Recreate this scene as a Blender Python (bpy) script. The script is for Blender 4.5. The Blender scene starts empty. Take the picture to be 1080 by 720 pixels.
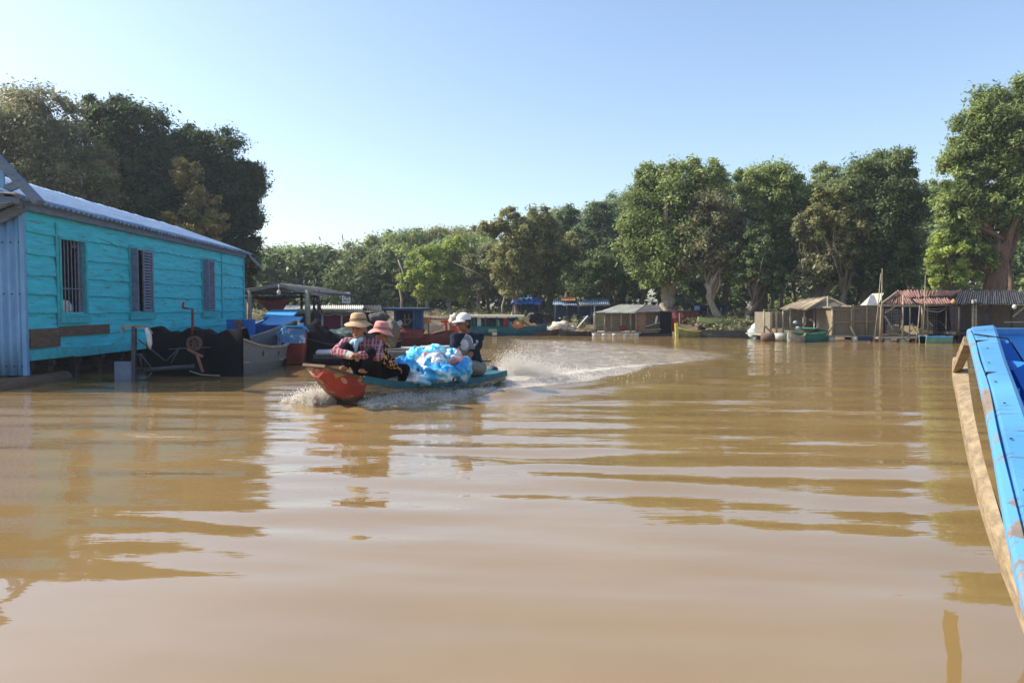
import bpy, math, random
import numpy as np
from mathutils import Vector, Matrix
random.seed(7)
PI = math.pi
scene = bpy.context.scene
col = scene.collection

# ------------------------------------------------------------------ camera
F, CAMZ, TH = 790.0, 1.35, math.atan(37/790)
cam_d = bpy.data.cameras.new('camera'); cam = bpy.data.objects.new('camera', cam_d); col.objects.link(cam)
cam.location = (0, 0, CAMZ); cam.rotation_euler = (PI/2-TH, 0, 0)
cam_d.sensor_width = 36; cam_d.lens = F/1080*36; cam_d.clip_start = .05; cam_d.clip_end = 3000
scene.camera = cam
CT, ST = math.cos(TH), math.sin(TH)
def ray(px, py):
    u = (px-540)/F; v = (360-py)/F
    return Vector((u, CT+v*ST, -ST+v*CT))
def at(px, py, Y):
    d = ray(px, py); return Vector((0, 0, CAMZ)) + d*(Y/d.y)
def gz(px, py, z=0.0):
    d = ray(px, py); return Vector((0, 0, CAMZ)) + d*((z-CAMZ)/d.z)

# ------------------------------------------------------------------ world, sun
SUN_EL, SUN_BACK = math.radians(40), math.radians(9)     # sun to the left, a touch beyond the picture plane
sv = Vector((-math.cos(SUN_BACK)*math.cos(SUN_EL), math.sin(SUN_BACK)*math.cos(SUN_EL), math.sin(SUN_EL)))
world = bpy.data.worlds.new('World'); scene.world = world; world.use_nodes = True
nt = world.node_tree; nt.nodes.clear()
sky = nt.nodes.new('ShaderNodeTexSky'); sky.sky_type = 'NISHITA'; sky.sun_disc = False
sky.sun_elevation = SUN_EL; sky.sun_rotation = math.atan2(sv.x, sv.y)
sky.air_density = 1.0; sky.dust_density = 1.6; sky.ozone_density = 1.6; sky.altitude = 0
bg = nt.nodes.new('ShaderNodeBackground'); bg.inputs['Strength'].default_value = .135
wo = nt.nodes.new('ShaderNodeOutputWorld')
nt.links.new(sky.outputs[0], bg.inputs[0]); nt.links.new(bg.outputs[0], wo.inputs[0])
sd = bpy.data.lights.new('sun', 'SUN'); sd.energy = 4.2; sd.angle = math.radians(.6); sd.color = (1, .93, .82)
so = bpy.data.objects.new('sun', sd); col.objects.link(so); so.location = (-20, 0, 30)
so.rotation_euler = sv.to_track_quat('Z', 'Y').to_euler()
vs = scene.view_settings; vs.view_transform = 'Standard'; vs.look = 'None'; vs.gamma = 1; vs.exposure = .87
scene.cycles.use_denoising = True; scene.cycles.max_bounces = 10; scene.cycles.transparent_max_bounces = 12
scene.cycles.diffuse_bounces = 6; scene.cycles.glossy_bounces = 3; scene.cycles.transmission_bounces = 6
scene.cycles.caustics_reflective = False; scene.cycles.caustics_refractive = False

# ------------------------------------------------------------------ materials
MATS = {}
def lin(c):
    return tuple(((v/255+.055)/1.055)**2.4 if v > 10 else v/255/12.92 for v in c)
def mat(name, c, c2=None, rough=.75, sc=6, st=(1, 1, 1), bump=.15, metal=0, wear=None, wthr=.6, wsc=9, spec=.3, bd=.01, trans=0):
    """base colour c mottled to c2 by noise; wear = a third colour in patches"""
    if name in MATS: return MATS[name]
    m = bpy.data.materials.new(name); m.use_nodes = True; n = m.node_tree; b = n.nodes['Principled BSDF']
    L = n.links.new
    tc = n.nodes.new('ShaderNodeTexCoord'); mp = n.nodes.new('ShaderNodeMapping'); mp.inputs['Scale'].default_value = st
    L(tc.outputs['Object'], mp.inputs[0])
    no = n.nodes.new('ShaderNodeTexNoise'); no.inputs['Scale'].default_value = sc; no.inputs['Detail'].default_value = 6; no.inputs['Roughness'].default_value = .65
    L(mp.outputs[0], no.inputs['Vector'])
    c2 = c2 or tuple(v*.6 for v in c)
    rp = n.nodes.new('ShaderNodeValToRGB'); rp.color_ramp.elements[0].position = .35; rp.color_ramp.elements[1].position = .68
    rp.color_ramp.elements[0].color = (*c2, 1); rp.color_ramp.elements[1].color = (*c, 1)
    L(no.outputs[0], rp.inputs[0]); out = rp.outputs[0]
    if wear:
        n2 = n.nodes.new('ShaderNodeTexNoise'); n2.inputs['Scale'].default_value = wsc; n2.inputs['Detail'].default_value = 8; n2.inputs['Roughness'].default_value = .7
        L(mp.outputs[0], n2.inputs['Vector'])
        r2 = n.nodes.new('ShaderNodeValToRGB'); r2.color_ramp.elements[0].position = wthr; r2.color_ramp.elements[1].position = wthr+.04
        L(n2.outputs[0], r2.inputs[0])
        mx = n.nodes.new('ShaderNodeMix'); mx.data_type = 'RGBA'
        L(r2.outputs[0], mx.inputs['Factor']); L(out, mx.inputs['A']); mx.inputs['B'].default_value = (*wear, 1); out = mx.outputs['Result']
    L(out, b.inputs['Base Color'])
    b.inputs['Roughness'].default_value = rough; b.inputs['Metallic'].default_value = metal; b.inputs['Specular IOR Level'].default_value = spec
    if bump:
        bp = n.nodes.new('ShaderNodeBump'); bp.inputs['Strength'].default_value = bump; bp.inputs['Distance'].default_value = bd
        L(no.outputs[0], bp.inputs['Height']); L(bp.outputs[0], b.inputs['Normal'])
    MATS[name] = m; return m

M = {}
M['turq'] = mat('turquoise_paint', (.05, .58, .68), (.035, .42, .52), .6, 4, (1, .35, 3), .6, wear=(.09, .24, .27), wthr=.565, wsc=6, bd=.02)
M['turqtrim'] = mat('turquoise_trim', (.045, .50, .55), (.05, .30, .35), .6, 8, bump=.4, wear=(.16, .14, .12), wthr=.66, wsc=12)
M['bluecorr'] = mat('pale_blue_metal', (.16, .36, .60), (.12, .27, .48), .5, 4, (1, 1, .5), .1, wear=(.22, .17, .14), wthr=.68)
M['zinc'] = mat('zinc_roof', (.24, .36, .54), (.15, .24, .38), .6, 3, (2, .4, 1), bump=.2, metal=.0, wear=(.12, .15, .2), wthr=.60, spec=.3)
M['zincold'] = mat('weathered_zinc', (.34, .34, .31), (.2, .2, .18), .6, 3, bump=.2, wear=(.16, .1, .06), wthr=.62, spec=.3)
M['zincpale'] = mat('pale_tin', (.70, .68, .56), (.50, .50, .40), .6, 2, bump=.2, wear=(.25, .19, .12), wthr=.66)
M['fascia'] = mat('grey_blue_board', (.16, .21, .28), (.1, .13, .18), .7, 6, (1, 1, 4), .3)
M['shut'] = mat('shutter_paint', (.20, .24, .33), (.12, .14, .2), .7, 10, bump=.2)
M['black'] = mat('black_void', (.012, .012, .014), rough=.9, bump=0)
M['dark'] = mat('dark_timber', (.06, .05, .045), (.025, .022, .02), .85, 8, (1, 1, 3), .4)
M['brown'] = mat('brown_timber', (.17, .11, .07), (.08, .05, .035), .8, 9, (.5, .5, 4), .4, wear=(.28, .22, .16), wthr=.64)
M['greywood'] = mat('grey_timber', (.38, .34, .28), (.19, .17, .135), .85, 9, (.6, .6, 4), .4)
M['bamboo'] = mat('bamboo', (.36, .30, .20), (.18, .145, .09), .7, 12, (1, 1, .5), .2)
M['thatch'] = mat('woven_wall', (.36, .29, .19), (.15, .12, .075), .9, 9, (1, 1, 2.5), .8, wear=(.05, .04, .03), wthr=.56)
M['thatch2'] = mat('dark_woven_wall', (.26, .22, .16), (.11, .095, .07), .9, 12, (1, 1, 2.5), .8, wear=(.3, .25, .16), wthr=.66)
M['tanroof'] = mat('tan_sheet_roof', (.66, .54, .37), (.45, .35, .22), .8, 4, bump=.4, wear=(.2, .16, .12), wthr=.64)
M['redroof'] = mat('rust_red_roof', (.24, .10, .08), (.14, .07, .06), .8, 5, bump=.3, wear=(.30, .24, .20), wthr=.53)
M['darkroof'] = mat('dark_sheet_roof', (.07, .07, .075), (.035, .035, .04), .75, 4, bump=.3)
M['bluetarp'] = mat('blue_tarpaulin', (.06, .25, .72), (.04, .16, .5), .5, 5, bump=.5, wear=(.4, .5, .6), wthr=.68)
M['palesheet'] = mat('pale_blue_sheet', (.35, .46, .55), (.24, .32, .4), .6, 5, bump=.3, wear=(.2, .22, .24), wthr=.6)
M['orange'] = mat('orange_board', (.55, .27, .10), (.4, .18, .08), .7, 6)
M['blue'] = mat('blue_boat_paint', (.02, .14, .48), (.015, .09, .33), .5, 6, bump=.2, wear=(.2, .3, .4), wthr=.68)
M['ltblue'] = mat('light_blue_paint', (.09, .38, .74), (.06, .29, .60), .5, 5, bump=.2, wear=(.4, .5, .55), wthr=.69)
M['midblue'] = mat('dull_blue_paint', (.025, .09, .22), (.015, .05, .13), .6, 6, bump=.2)
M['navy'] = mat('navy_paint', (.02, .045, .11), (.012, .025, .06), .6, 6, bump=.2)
M['red'] = mat('red_boat_paint', (.38, .045, .03), (.22, .03, .02), .6, 6, bump=.2, wear=(.16, .1, .08), wthr=.62)
M['brightred'] = mat('bright_red', (.60, .06, .035), (.42, .04, .03), .55, 6)
M['maroon'] = mat('maroon_paint', (.17, .04, .035), (.09, .025, .022), .7, 6)
M['magenta'] = mat('magenta_cloth', (.28, .03, .12), (.18, .02, .08), .8, 9, bump=.3)
M['white'] = mat('white_paint', (.72, .72, .70), (.5, .5, .48), .6, 9, bump=.1)
M['bluemark'] = mat('dark_lettering', (.03, .07, .09), rough=.7, bump=0)
M['green'] = mat('green_boat_paint', (.03, .17, .11), (.02, .1, .07), .6, 6, bump=.2, wear=(.12, .12, .09), wthr=.64)
M['ltgreen'] = mat('pale_green_paint', (.20, .34, .20), (.12, .22, .13), .6, 6, bump=.2)
M['teal'] = mat('teal_paint', (.02, .14, .165), (.015, .085, .11), .55, 6, bump=.25, wear=(.15, .16, .14), wthr=.64)
M['tealtarp'] = mat('dark_green_tarp', (.015, .07, .065), (.01, .035, .035), .6, 5, bump=.8, bd=.04)
M['yellow'] = mat('yellow_paint', (.62, .60, .12), (.45, .42, .10), .6, 6, bump=.2)
M['yelgreen'] = mat('yellow_green_paint', (.52, .58, .22), (.4, .45, .18), .6, 6, bump=.2)
M['net'] = mat('black_net', (.016, .014, .017), (.007, .007, .009), .9, 16, bump=1, bd=.05, spec=.1)
M['greyhull'] = mat('weathered_boat_planks', (.20, .205, .20), (.12, .125, .13), .8, 7, (.4, 3, 3), .4, wear=(.32, .32, .3), wthr=.64)
M['hulldark'] = mat('tarred_hull', (.010, .010, .013), (.005, .005, .007), .9, 7, bump=.3, spec=.1)
M['paledeck'] = mat('pale_deck_planks', (.46, .44, .38), (.28, .28, .26), .7, 4, (.5, 4, 1), .3)
M['steel'] = mat('dull_steel', (.09, .095, .11), (.05, .055, .07), .55, 8, metal=.4, bump=.2)
M['rust'] = mat('rusty_iron', (.28, .13, .08), (.14, .07, .05), .75, 12, bump=.4)
M['sack'] = mat('pale_sacking', (.60, .56, .46), (.42, .39, .32), .85, 8, bump=.5)
M['cloth_g'] = mat('grey_brown_cloth', (.17, .155, .12), (.10, .095, .08), .9, 9, bump=.6, bd=.03)
M['cloth_d'] = mat('dark_grey_cloth', (.08, .085, .09), (.05, .05, .055), .9, 9, bump=.5)
M['rope'] = mat('rope', (.32, .29, .24), rough=.9)
M['bark'] = mat('bark', (.19, .15, .105), (.10, .08, .055), .9, 7, (1, 1, .3), .8, bd=.03, wear=(.30, .25, .18), wthr=.62)
M['barkpale'] = mat('pale_bark', (.38, .33, .25), (.2, .17, .12), .9, 7, (1, 1, .3), .8, bd=.03)
M['barkbrown'] = mat('brown_bark', (.22, .145, .10), (.11, .07, .05), .9, 5, (1, 1, .25), 1, bd=.05, wear=(.3, .22, .15), wthr=.6)
M['skin'] = mat('skin', (.36, .17, .095), (.30, .13, .075), .55, 12, bump=.05)
M['skind'] = mat('tanned_skin', (.25, .11, .06), (.2, .085, .05), .5, 12, bump=.05)
M['hair'] = mat('black_hair', (.012, .01, .009), rough=.5, sc=40, bump=.4)

# ------------------------------------------------------------------ object helpers
ORG = {}
def setp(o, label=None, cat=None, group=None, kind=None):
    if label: o['label'] = label
    if cat: o['category'] = cat
    if group: o['group'] = group
    if kind: o['kind'] = kind
    return o
def thing(name, label, cat, loc, group=None):
    o = bpy.data.objects.new(name, None); col.objects.link(o); o.location = loc; o.empty_display_size = .2
    ORG[o.name] = Vector(loc); return setp(o, label, cat, group)
class MB:
    def __init__(s): s.v = []; s.f = []
    def add(s, vs, fs):
        k = len(s.v); s.v += [tuple(p) for p in vs]; s.f += [tuple(i+k for i in f) for f in fs]; return s
    def box(s, a, b):
        x0, x1 = sorted((a[0], b[0])); y0, y1 = sorted((a[1], b[1])); z0, z1 = sorted((a[2], b[2]))
        return s.add([(x0,y0,z0),(x1,y0,z0),(x1,y1,z0),(x0,y1,z0),(x0,y0,z1),(x1,y0,z1),(x1,y1,z1),(x0,y1,z1)],
              [(0,3,2,1),(4,5,6,7),(0,1,5,4),(1,2,6,5),(2,3,7,6),(3,0,4,7)])
    def hexa(s, p):   # eight corners: bottom ring, top ring
        return s.add(p, [(0,3,2,1),(4,5,6,7),(0,1,5,4),(1,2,6,5),(2,3,7,6),(3,0,4,7)])
    def bar(s, p0, p1, w, h=None, up=(0, 0, 1)):
        h = h or w; p0 = Vector(p0); p1 = Vector(p1); d = (p1-p0).normalized(); u = Vector(up)
        if abs(d.dot(u)) > .95: u = Vector((0, 1, 0))
        r = d.cross(u).normalized(); u = r.cross(d)
        r *= w/2; u *= h/2
        return s.hexa([p0-r-u, p0+r-u, p1+r-u, p1-r-u, p0-r+u, p0+r+u, p1+r+u, p1-r+u])
    def tube(s, pts, rad, n=8, cap=True):
        pts = [Vector(p) for p in pts]; m = len(pts)
        if not hasattr(rad, '__len__'): rad = [rad]*m
        k = len(s.v); ref = None
        for i, p in enumerate(pts):
            d = (pts[min(i+1, m-1)]-pts[max(i-1, 0)]).normalized()
            if ref is None: ref = Vector((0, 0, 1)) if abs(d.z) < .9 else Vector((1, 0, 0))
            a = d.cross(ref).normalized(); b = d.cross(a); ref = a.cross(d) if a.length else ref
            for j in range(n):
                t = 2*PI*j/n; s.v.append(tuple(p+(a*math.cos(t)+b*math.sin(t))*rad[i]))
        for i in range(m-1):
            for j in range(n):
                s.f.append((k+i*n+j, k+i*n+(j+1)%n, k+(i+1)*n+(j+1)%n, k+(i+1)*n+j))
        if cap: s.f.append(tuple(k+j for j in range(n))[::-1]); s.f.append(tuple(k+(m-1)*n+j for j in range(n)))
        return s
    def plate(s, a, b, c, d, t):   # thick quad a b c d, thickness t against its normal
        a, b, c, d = map(Vector, (a, b, c, d)); n = (b-a).cross(d-a).normalized()*t
        return s.hexa([a-n, b-n, c-n, d-n, a, b, c, d])
    def corr(s, a, b, c, d, waves, amp, ny=6, sag=0, t=.012, seed=0, steps=6):
        """corrugated sheet a b c d (waves counted a->b)"""
        a, b, c, d = map(Vector, (a, b, c, d)); n = (b-a).cross(d-a).normalized(); nx = waves*steps
        rg = np.random.RandomState(seed); wob = rg.randn(ny+1, nx//steps+2)*sag
        k = len(s.v)
        for lay in (0, 1):
            for j in range(ny+1):
                for i in range(nx+1):
                    u = i/nx; v = j/ny; q = i/steps; w0 = wob[j][int(q)]; w1 = wob[j][int(q)+1]; w = w0+(w1-w0)*(q-int(q))
                    p = (a*(1-u)+b*u)*(1-v)+(d*(1-u)+c*u)*v
                    s.v.append(tuple(p+n*(amp*math.sin(2*PI*q)+w-lay*t)))
        R = nx+1; N = R*(ny+1)
        for j in range(ny):
            for i in range(nx):
                p = k+j*R+i; s.f.append((p, p+1, p+1+R, p+R)); q = p+N; s.f.append((q, q+R, q+1+R, q+1))
        for i in range(nx):
            p = k+i; s.f.append((p, p+N, p+1+N, p+1)); p = k+ny*R+i; s.f.append((p, p+1, p+1+N, p+N))
        for j in range(ny):
            p = k+j*R; s.f.append((p, p+R, p+R+N, p+N)); p = k+j*R+nx; s.f.append((p, p+N, p+R+N, p+R))
        return s
    def ell(s, c, r, nu=14, nv=9, fn=None, rot=None):
        c = Vector(c); k = len(s.v)
        if not hasattr(r, '__len__'): r = (r, r, r)
        for j in range(nv+1):
            ph = PI*j/nv
            for i in range(nu):
                th = 2*PI*i/nu; d = Vector((math.sin(ph)*math.cos(th), math.sin(ph)*math.sin(th), math.cos(ph)))
                m = fn(d) if fn else 1
                p = Vector((d.x*r[0], d.y*r[1], d.z*r[2]))*m
                if rot: p = rot @ p
                s.v.append(tuple(c+p))
        for j in range(nv):
            for i in range(nu):
                p = k+j*nu+i; q = k+j*nu+(i+1)%nu; s.f.append((p, p+nu, q+nu, q))
        return s
    def cap(s, p0, r0, p1, r1, n=12, h=4):   # tapered capsule
        p0 = Vector(p0); p1 = Vector(p1); d = (p1-p0).normalized(); pts = []; rad = []
        for i in range(h+1):
            t = PI/2*i/h; pts.append(p0-d*r0*math.cos(t)); rad.append(max(r0*math.sin(t), 1e-4))
        for i in range(h+1):
            t = PI/2*i/h; pts.append(p1+d*r1*math.sin(t)); rad.append(max(r1*math.cos(t), 1e-4))
        return s.tube(pts, rad, n)
    def build(s, name, m, parent=None, loc=None, smooth=False, label=None):
        me = bpy.data.meshes.new(name)
        org = ORG[parent.name] if parent else Vector(loc if loc is not None else (0, 0, 0))
        me.from_pydata([(v[0]-org.x, v[1]-org.y, v[2]-org.z) for v in s.v], [], s.f)
        me.validate(); me.update()
        me.materials.append(M[m] if isinstance(m, str) else m)
        if smooth:
            me.polygons.foreach_set('use_smooth', [True]*len(me.polygons))
        o = bpy.data.objects.new(name, me); col.objects.link(o)
        if parent: o.parent = parent
        else: o.location = org
        ORG[o.name] = org
        if label: o['label'] = label
        return o
def PB(mb, x0, x1, y0, y1, Y, dy):
    """box whose near face, at distance Y, covers these pixels"""
    a = at(x0, y1, Y); b = at(x1, y0, Y); return mb.box((a.x, Y, a.z), (b.x, Y+dy, b.z))
def pb(name, m, parent, x0, x1, y0, y1, Y, dy):
    return PB(MB(), x0, x1, y0, y1, Y, dy).build(name, m, parent)
def post(name, m, parent, x0, y0, x1, y1, Y, w=.07, Y2=None):
    return MB().tube([at(x0, y0, Y), at(x1, y1, Y2 or Y)], w/2, 7).build(name, m, parent, smooth=True)
def apply_mods(o):
    dg = bpy.context.evaluated_depsgraph_get(); dg.update()
    me = bpy.data.meshes.new_from_object(o.evaluated_get(dg)); o.modifiers.clear(); o.data = me
    return o
def remesh(o, vox, it=4, smooth=.5):
    m = o.modifiers.new('r', 'REMESH'); m.mode = 'VOXEL'; m.voxel_size = vox; m.use_smooth_shade = True
    m2 = o.modifiers.new('s', 'SMOOTH'); m2.factor = smooth; m2.iterations = it
    mt = o.data.materials[0]; apply_mods(o)
    if not o.data.materials: o.data.materials.append(mt)
    return o

# smooth value noise in numpy
def vnoise(x, y, seed=0):
    rs = np.random.RandomState(seed); T = rs.rand(256, 256)
    xi = np.floor(x).astype(int); yi = np.floor(y).astype(int); fx = x-xi; fy = y-yi
    fx = fx*fx*(3-2*fx); fy = fy*fy*(3-2*fy)
    g = lambda a, b: T[a % 256, b % 256]
    return (g(xi, yi)*(1-fx)+g(xi+1, yi)*fx)*(1-fy)+(g(xi, yi+1)*(1-fx)+g(xi+1, yi+1)*fx)*fy
def grid_mesh(name, X, Y, Z, m, attrs=None, smooth=True):
    ny, nx = X.shape; me = bpy.data.meshes.new(name)
    co = np.stack([X, Y, Z], -1).reshape(-1, 3).astype(np.float32)
    idx = np.arange(nx*ny).reshape(ny, nx)
    q = np.stack([idx[:-1, :-1], idx[:-1, 1:], idx[1:, 1:], idx[1:, :-1]], -1).reshape(-1, 4)
    fast_mesh(me, co, q); me.materials.append(m)
    if attrs:
        for k, a in attrs.items():
            at_ = me.attributes.new(k, 'FLOAT', 'POINT'); at_.data.foreach_set('value', a.reshape(-1).astype(np.float32))
    if smooth: me.polygons.foreach_set('use_smooth', np.ones(len(q), bool))
    o = bpy.data.objects.new(name, me); col.objects.link(o); return o
def fast_mesh(me, co, q):
    me.vertices.add(len(co)); me.vertices.foreach_set('co', co.reshape(-1))
    me.loops.add(q.size); me.loops.foreach_set('vertex_index', q.reshape(-1).astype(np.int32))
    me.polygons.add(len(q)); me.polygons.foreach_set('loop_start', np.arange(0, q.size, q.shape[1], dtype=np.int32))
    me.update(calc_edges=True); me.validate()
# ------------------------------------------------------------------ terrain
SX = [-400, -14, -4, 0, 3, 6, 9, 12, 16, 22, 40, 80, 500]
SY = [41.5, 41.5, 41, 40.5, 39, 37, 35, 33.5, 32, 30.5, 28.5, 27, 20]
def axis(segs):
    out = []
    for a, b, n in segs: out += list(np.linspace(a, b, n, endpoint=False))
    return np.array(out+[segs[-1][1]])
gx = axis([(-900, -80, 12), (-80, -30, 30), (-30, 45, 240), (45, 100, 30), (100, 900, 12)])
gy = axis([(-300, 0, 10), (0, 24, 30), (24, 50, 130), (50, 120, 40), (120, 1500, 14)])
X, Y = np.meshgrid(gx, gy)
nz = vnoise(X*.35+9, Y*.35+3, 1)-.5; n2 = vnoise(X*1.4+2, Y*1.4, 2)-.5; n3 = vnoise(X*4, Y*4, 3)-.5
def shore_d(X, Y): return np.maximum(Y-np.interp(X, SX, SY), np.minimum((-14.2-X), 40))
D = shore_d(X, Y)+nz*1.6+n2*.5
Z = np.where(D < 0, np.maximum(D*.5, -1.6), 1.0*(1-np.exp(-D*.55)))+np.where(D > 0, nz*.25+n2*.14+n3*.06, 0)
gm = bpy.data.materials.new('bank_soil'); gm.use_nodes = True; n = gm.node_tree; b = n.nodes['Principled BSDF']; b.inputs['Roughness'].default_value = .95
tc = n.nodes.new('ShaderNodeTexCoord'); no = n.nodes.new('ShaderNodeTexNoise'); no.inputs['Scale'].default_value = .9; no.inputs['Detail'].default_value = 9; no.inputs['Roughness'].default_value = .7
n.links.new(tc.outputs['Object'], no.inputs[0])
rp = n.nodes.new('ShaderNodeValToRGB'); e = rp.color_ramp.elements; e[0].position = .36; e[0].color = (.05, .055, .025, 1); e[1].position = .64; e[1].color = (.27, .18, .105, 1)
x = e.new(.47); x.color = (.11, .08, .045, 1)
n.links.new(no.outputs[0], rp.inputs[0]); n.links.new(rp.outputs[0], b.inputs['Base Color'])
bp = n.nodes.new('ShaderNodeBump'); bp.inputs['Strength'].default_value = .8; bp.inputs['Distance'].default_value = .1
n.links.new(no.outputs[0], bp.inputs['Height']); n.links.new(bp.outputs[0], b.inputs['Normal'])
setp(grid_mesh('ground', X, Y, Z, gm), 'reddish brown earth river bank under the trees', None, None, 'structure')
def ground_z(x, y):
    d = float(shore_d(np.array(x, float), np.array(y, float))); return 1.0*(1-math.exp(-d*.55)) if d > 0 else 0.0

# ------------------------------------------------------------------ water
def geo(a, b, r):
    o = [a]; 
    while o[-1] < b: o.append(o[-1]+max(r*o[-1], .02))
    return np.array(o)
wy = np.concatenate([[-200, -60, -20, -8, -3, -1, 0, .5], geo(.9, 60, .0105), [70, 100, 200]])
xp = np.concatenate([np.arange(0, 7, .07), geo(7, 60, .02), [80, 130, 250, 500]]); wx = np.concatenate([-xp[:0:-1], xp])
X, Y = np.meshgrid(wx, wy)
rs = np.random.RandomState(11); Z = np.zeros_like(X)
sp = np.maximum(.0105*np.maximum(Y, .9), .02)
env = np.interp(Y, [0, 2.6, 4.0, 6, 9, 14, 30], [.25, .3, .8, 1.25, 1.5, 1.7, 1.9])
patch = .55+.9*vnoise(X*.35+40, Y*.5+7, 5)
for i in range(52):
    lam = .17*(10.0**rs.rand()); ang = rs.randn()*.15+.10; ph = rs.rand()*6.28
    fade = np.clip((lam/sp-3.5)/3.5, 0, 1)
    wob = (vnoise(X*.45+i*3, Y*.45, 20+i)-.5)*3.2
    Z += .0050*lam/(2*PI)*fade*np.sin(2*PI/lam*(Y*math.cos(ang)+X*math.sin(ang))+ph+wob)
Z *= env*patch*1.45
# wake of the motor boat: it came from the right in a wide curve
ST_, BW_ = Vector((-.42, 12.6)), Vector((-2.60, 9.9))
ax = (ST_-BW_).normalized(); nr = Vector((ax.y, -ax.x))      # nr points to the near right side
T = (X-ST_.x)*ax.x+(Y-ST_.y)*ax.y; S = (X-ST_.x)*nr.x+(Y-ST_.y)*nr.y
def gauss(v, w): return np.exp(-(v/w)**2)
CREST = [gz(*p) for p in ((532, 409), (560, 405), (600, 399), (645, 392), (690, 387), (735, 382), (764, 376.5))]
CREST2 = [gz(*p) for p in ((530, 418), (575, 411), (625, 404), (660, 396), (690, 388))]
BACK = [gz(*p) for p in ((764, 374), (720, 368), (660, 362.5), (600, 358.5), (545, 358))]
def polydist(P):
    best = np.full(X.shape, 1e9); arc = np.zeros(X.shape); run = 0
    for p, q in zip(P[:-1], P[1:]):
        dx, dy = q.x-p.x, q.y-p.y; ln = math.hypot(dx, dy); t = np.clip(((X-p.x)*dx+(Y-p.y)*dy)/ln**2, 0, 1)
        dd = np.hypot(X-p.x-t*dx, Y-p.y-t*dy); m_ = dd < best; best = np.where(m_, dd, best); arc = np.where(m_, run+t*ln, arc); run += ln
    return best, arc, run
d1, a1, L1 = polydist(CREST); d2, a2, L2_ = polydist(CREST2)
poly = CREST+BACK; inside = np.zeros(X.shape, bool)
for p, q in zip(poly, poly[1:]+poly[:1]):
    c_ = ((p.y > Y) != (q.y > Y)); inside ^= c_ & (X < (q.x-p.x)*(Y-p.y)/((q.y-p.y) or 1e-9)+p.x)
db, ab, Lb = polydist(poly+poly[:1])
ins = np.where(inside, 1/(1+np.exp(-db*3)), 1/(1+np.exp(db*6)))
poly2 = CREST[:5]+CREST2[::-1]; in2 = np.zeros(X.shape, bool)
for p, q in zip(poly2, poly2[1:]+poly2[:1]):
    c_ = ((p.y > Y) != (q.y > Y)); in2 ^= c_ & (X < (q.x-p.x)*(Y-p.y)/((q.y-p.y) or 1e-9)+p.x)
e1 = (1-a1/L1*.75); e2 = (1-a2/L2_*.8)
Z += .15*e1*gauss(d1, .20+.03*a1)+.09*e2*gauss(d2, .22)
Z -= .04*ins*gauss(db, 1.5)
TB = T+3.45; tb = np.clip(TB, 0, 30)      # the bow wave
lb = (TB > 0)*np.clip(TB/.4, 0, 1)*np.exp(-tb/6)
Z += lb*(.08*gauss(S-(.45+.30*tb), .15+.03*tb)+.08*gauss(S+(.35+.42*tb), .16+.03*tb))
chop = np.clip(ins*.8+in2*.5, 0, 1)
Z += chop*.05*(vnoise(X*3.1, Y*3.1, 77)-.5)+chop*.06*(vnoise(X*1.2, Y*1.2, 78)-.5)
foam = np.clip(1.15*e1*gauss(d1, .12+.012*a1), 0, 1)
foam = np.maximum(foam, .8*e2*gauss(d2, .12))
tt = np.clip(T, 0, 30); foam = np.maximum(foam, (T > -.1)*1.1*np.exp(-tt/1.6)*gauss(S, .45+.2*tt))
foam = np.maximum(foam, lb*np.exp(-tb/3.2)*.95*np.maximum(gauss(S-(.5+.28*tb), .16+.10*tb), gauss(S+(.4+.40*tb), .16+.08*tb)))
sky_sheen = np.clip(ins*(1.0-.3*np.clip(db/6, 0, 1))+in2*.75, 0, 1)  # sky reflection over the wake, put into the colour as a pale tone
rough_ = np.clip(chop*1.2+foam, 0, 1)
wm = bpy.data.materials.new('muddy_water'); wm.use_nodes = True; n = wm.node_tree; L = n.links.new; b = n.nodes['Principled BSDF']
tc = n.nodes.new('ShaderNodeTexCoord')
def noise(sc, st, det=4, ro=.55):
    mp = n.nodes.new('ShaderNodeMapping'); mp.inputs['Scale'].default_value = st; L(tc.outputs['Object'], mp.inputs[0])
    q = n.nodes.new('ShaderNodeTexNoise'); q.inputs['Scale'].default_value = sc; q.inputs['Detail'].default_value = det; q.inputs['Roughness'].default_value = ro
    L(mp.outputs[0], q.inputs['Vector']); return q.outputs[0]
def math_(op, a, b_):
    q = n.nodes.new('ShaderNodeMath'); q.operation = op
    for i, v in enumerate((a, b_)):
        if isinstance(v, (int, float)): q.inputs[i].default_value = v
        else: L(v, q.inputs[i])
    return q.outputs[0]
def ramp(v, p0, p1, c0=(0, 0, 0, 1), c1=(1, 1, 1, 1)):
    q = n.nodes.new('ShaderNodeValToRGB'); q.color_ramp.elements[0].position = p0; q.color_ramp.elements[1].position = p1
    q.color_ramp.elements[0].color = c0; q.color_ramp.elements[1].color = c1; L(v, q.inputs[0]); return q.outputs[0]
atf = n.nodes.new('ShaderNodeAttribute'); atf.attribute_name = 'foam'
atr = n.nodes.new('ShaderNodeAttribute'); atr.attribute_name = 'chop'
silt = ramp(noise(.35, (1, 1, 1), 5), .35, .68, (.228, .144, .050, 1), (.277, .182, .078, 1))
fn = noise(14, (1, 1, 1), 7, .75)
ff = ramp(math_('ADD', atf.outputs['Fac'], math_('MULTIPLY', math_('SUBTRACT', fn, .5), 1.5)), .45, .80)
ata = n.nodes.new('ShaderNodeAttribute'); ata.attribute_name = 'sky_sheen'
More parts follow.
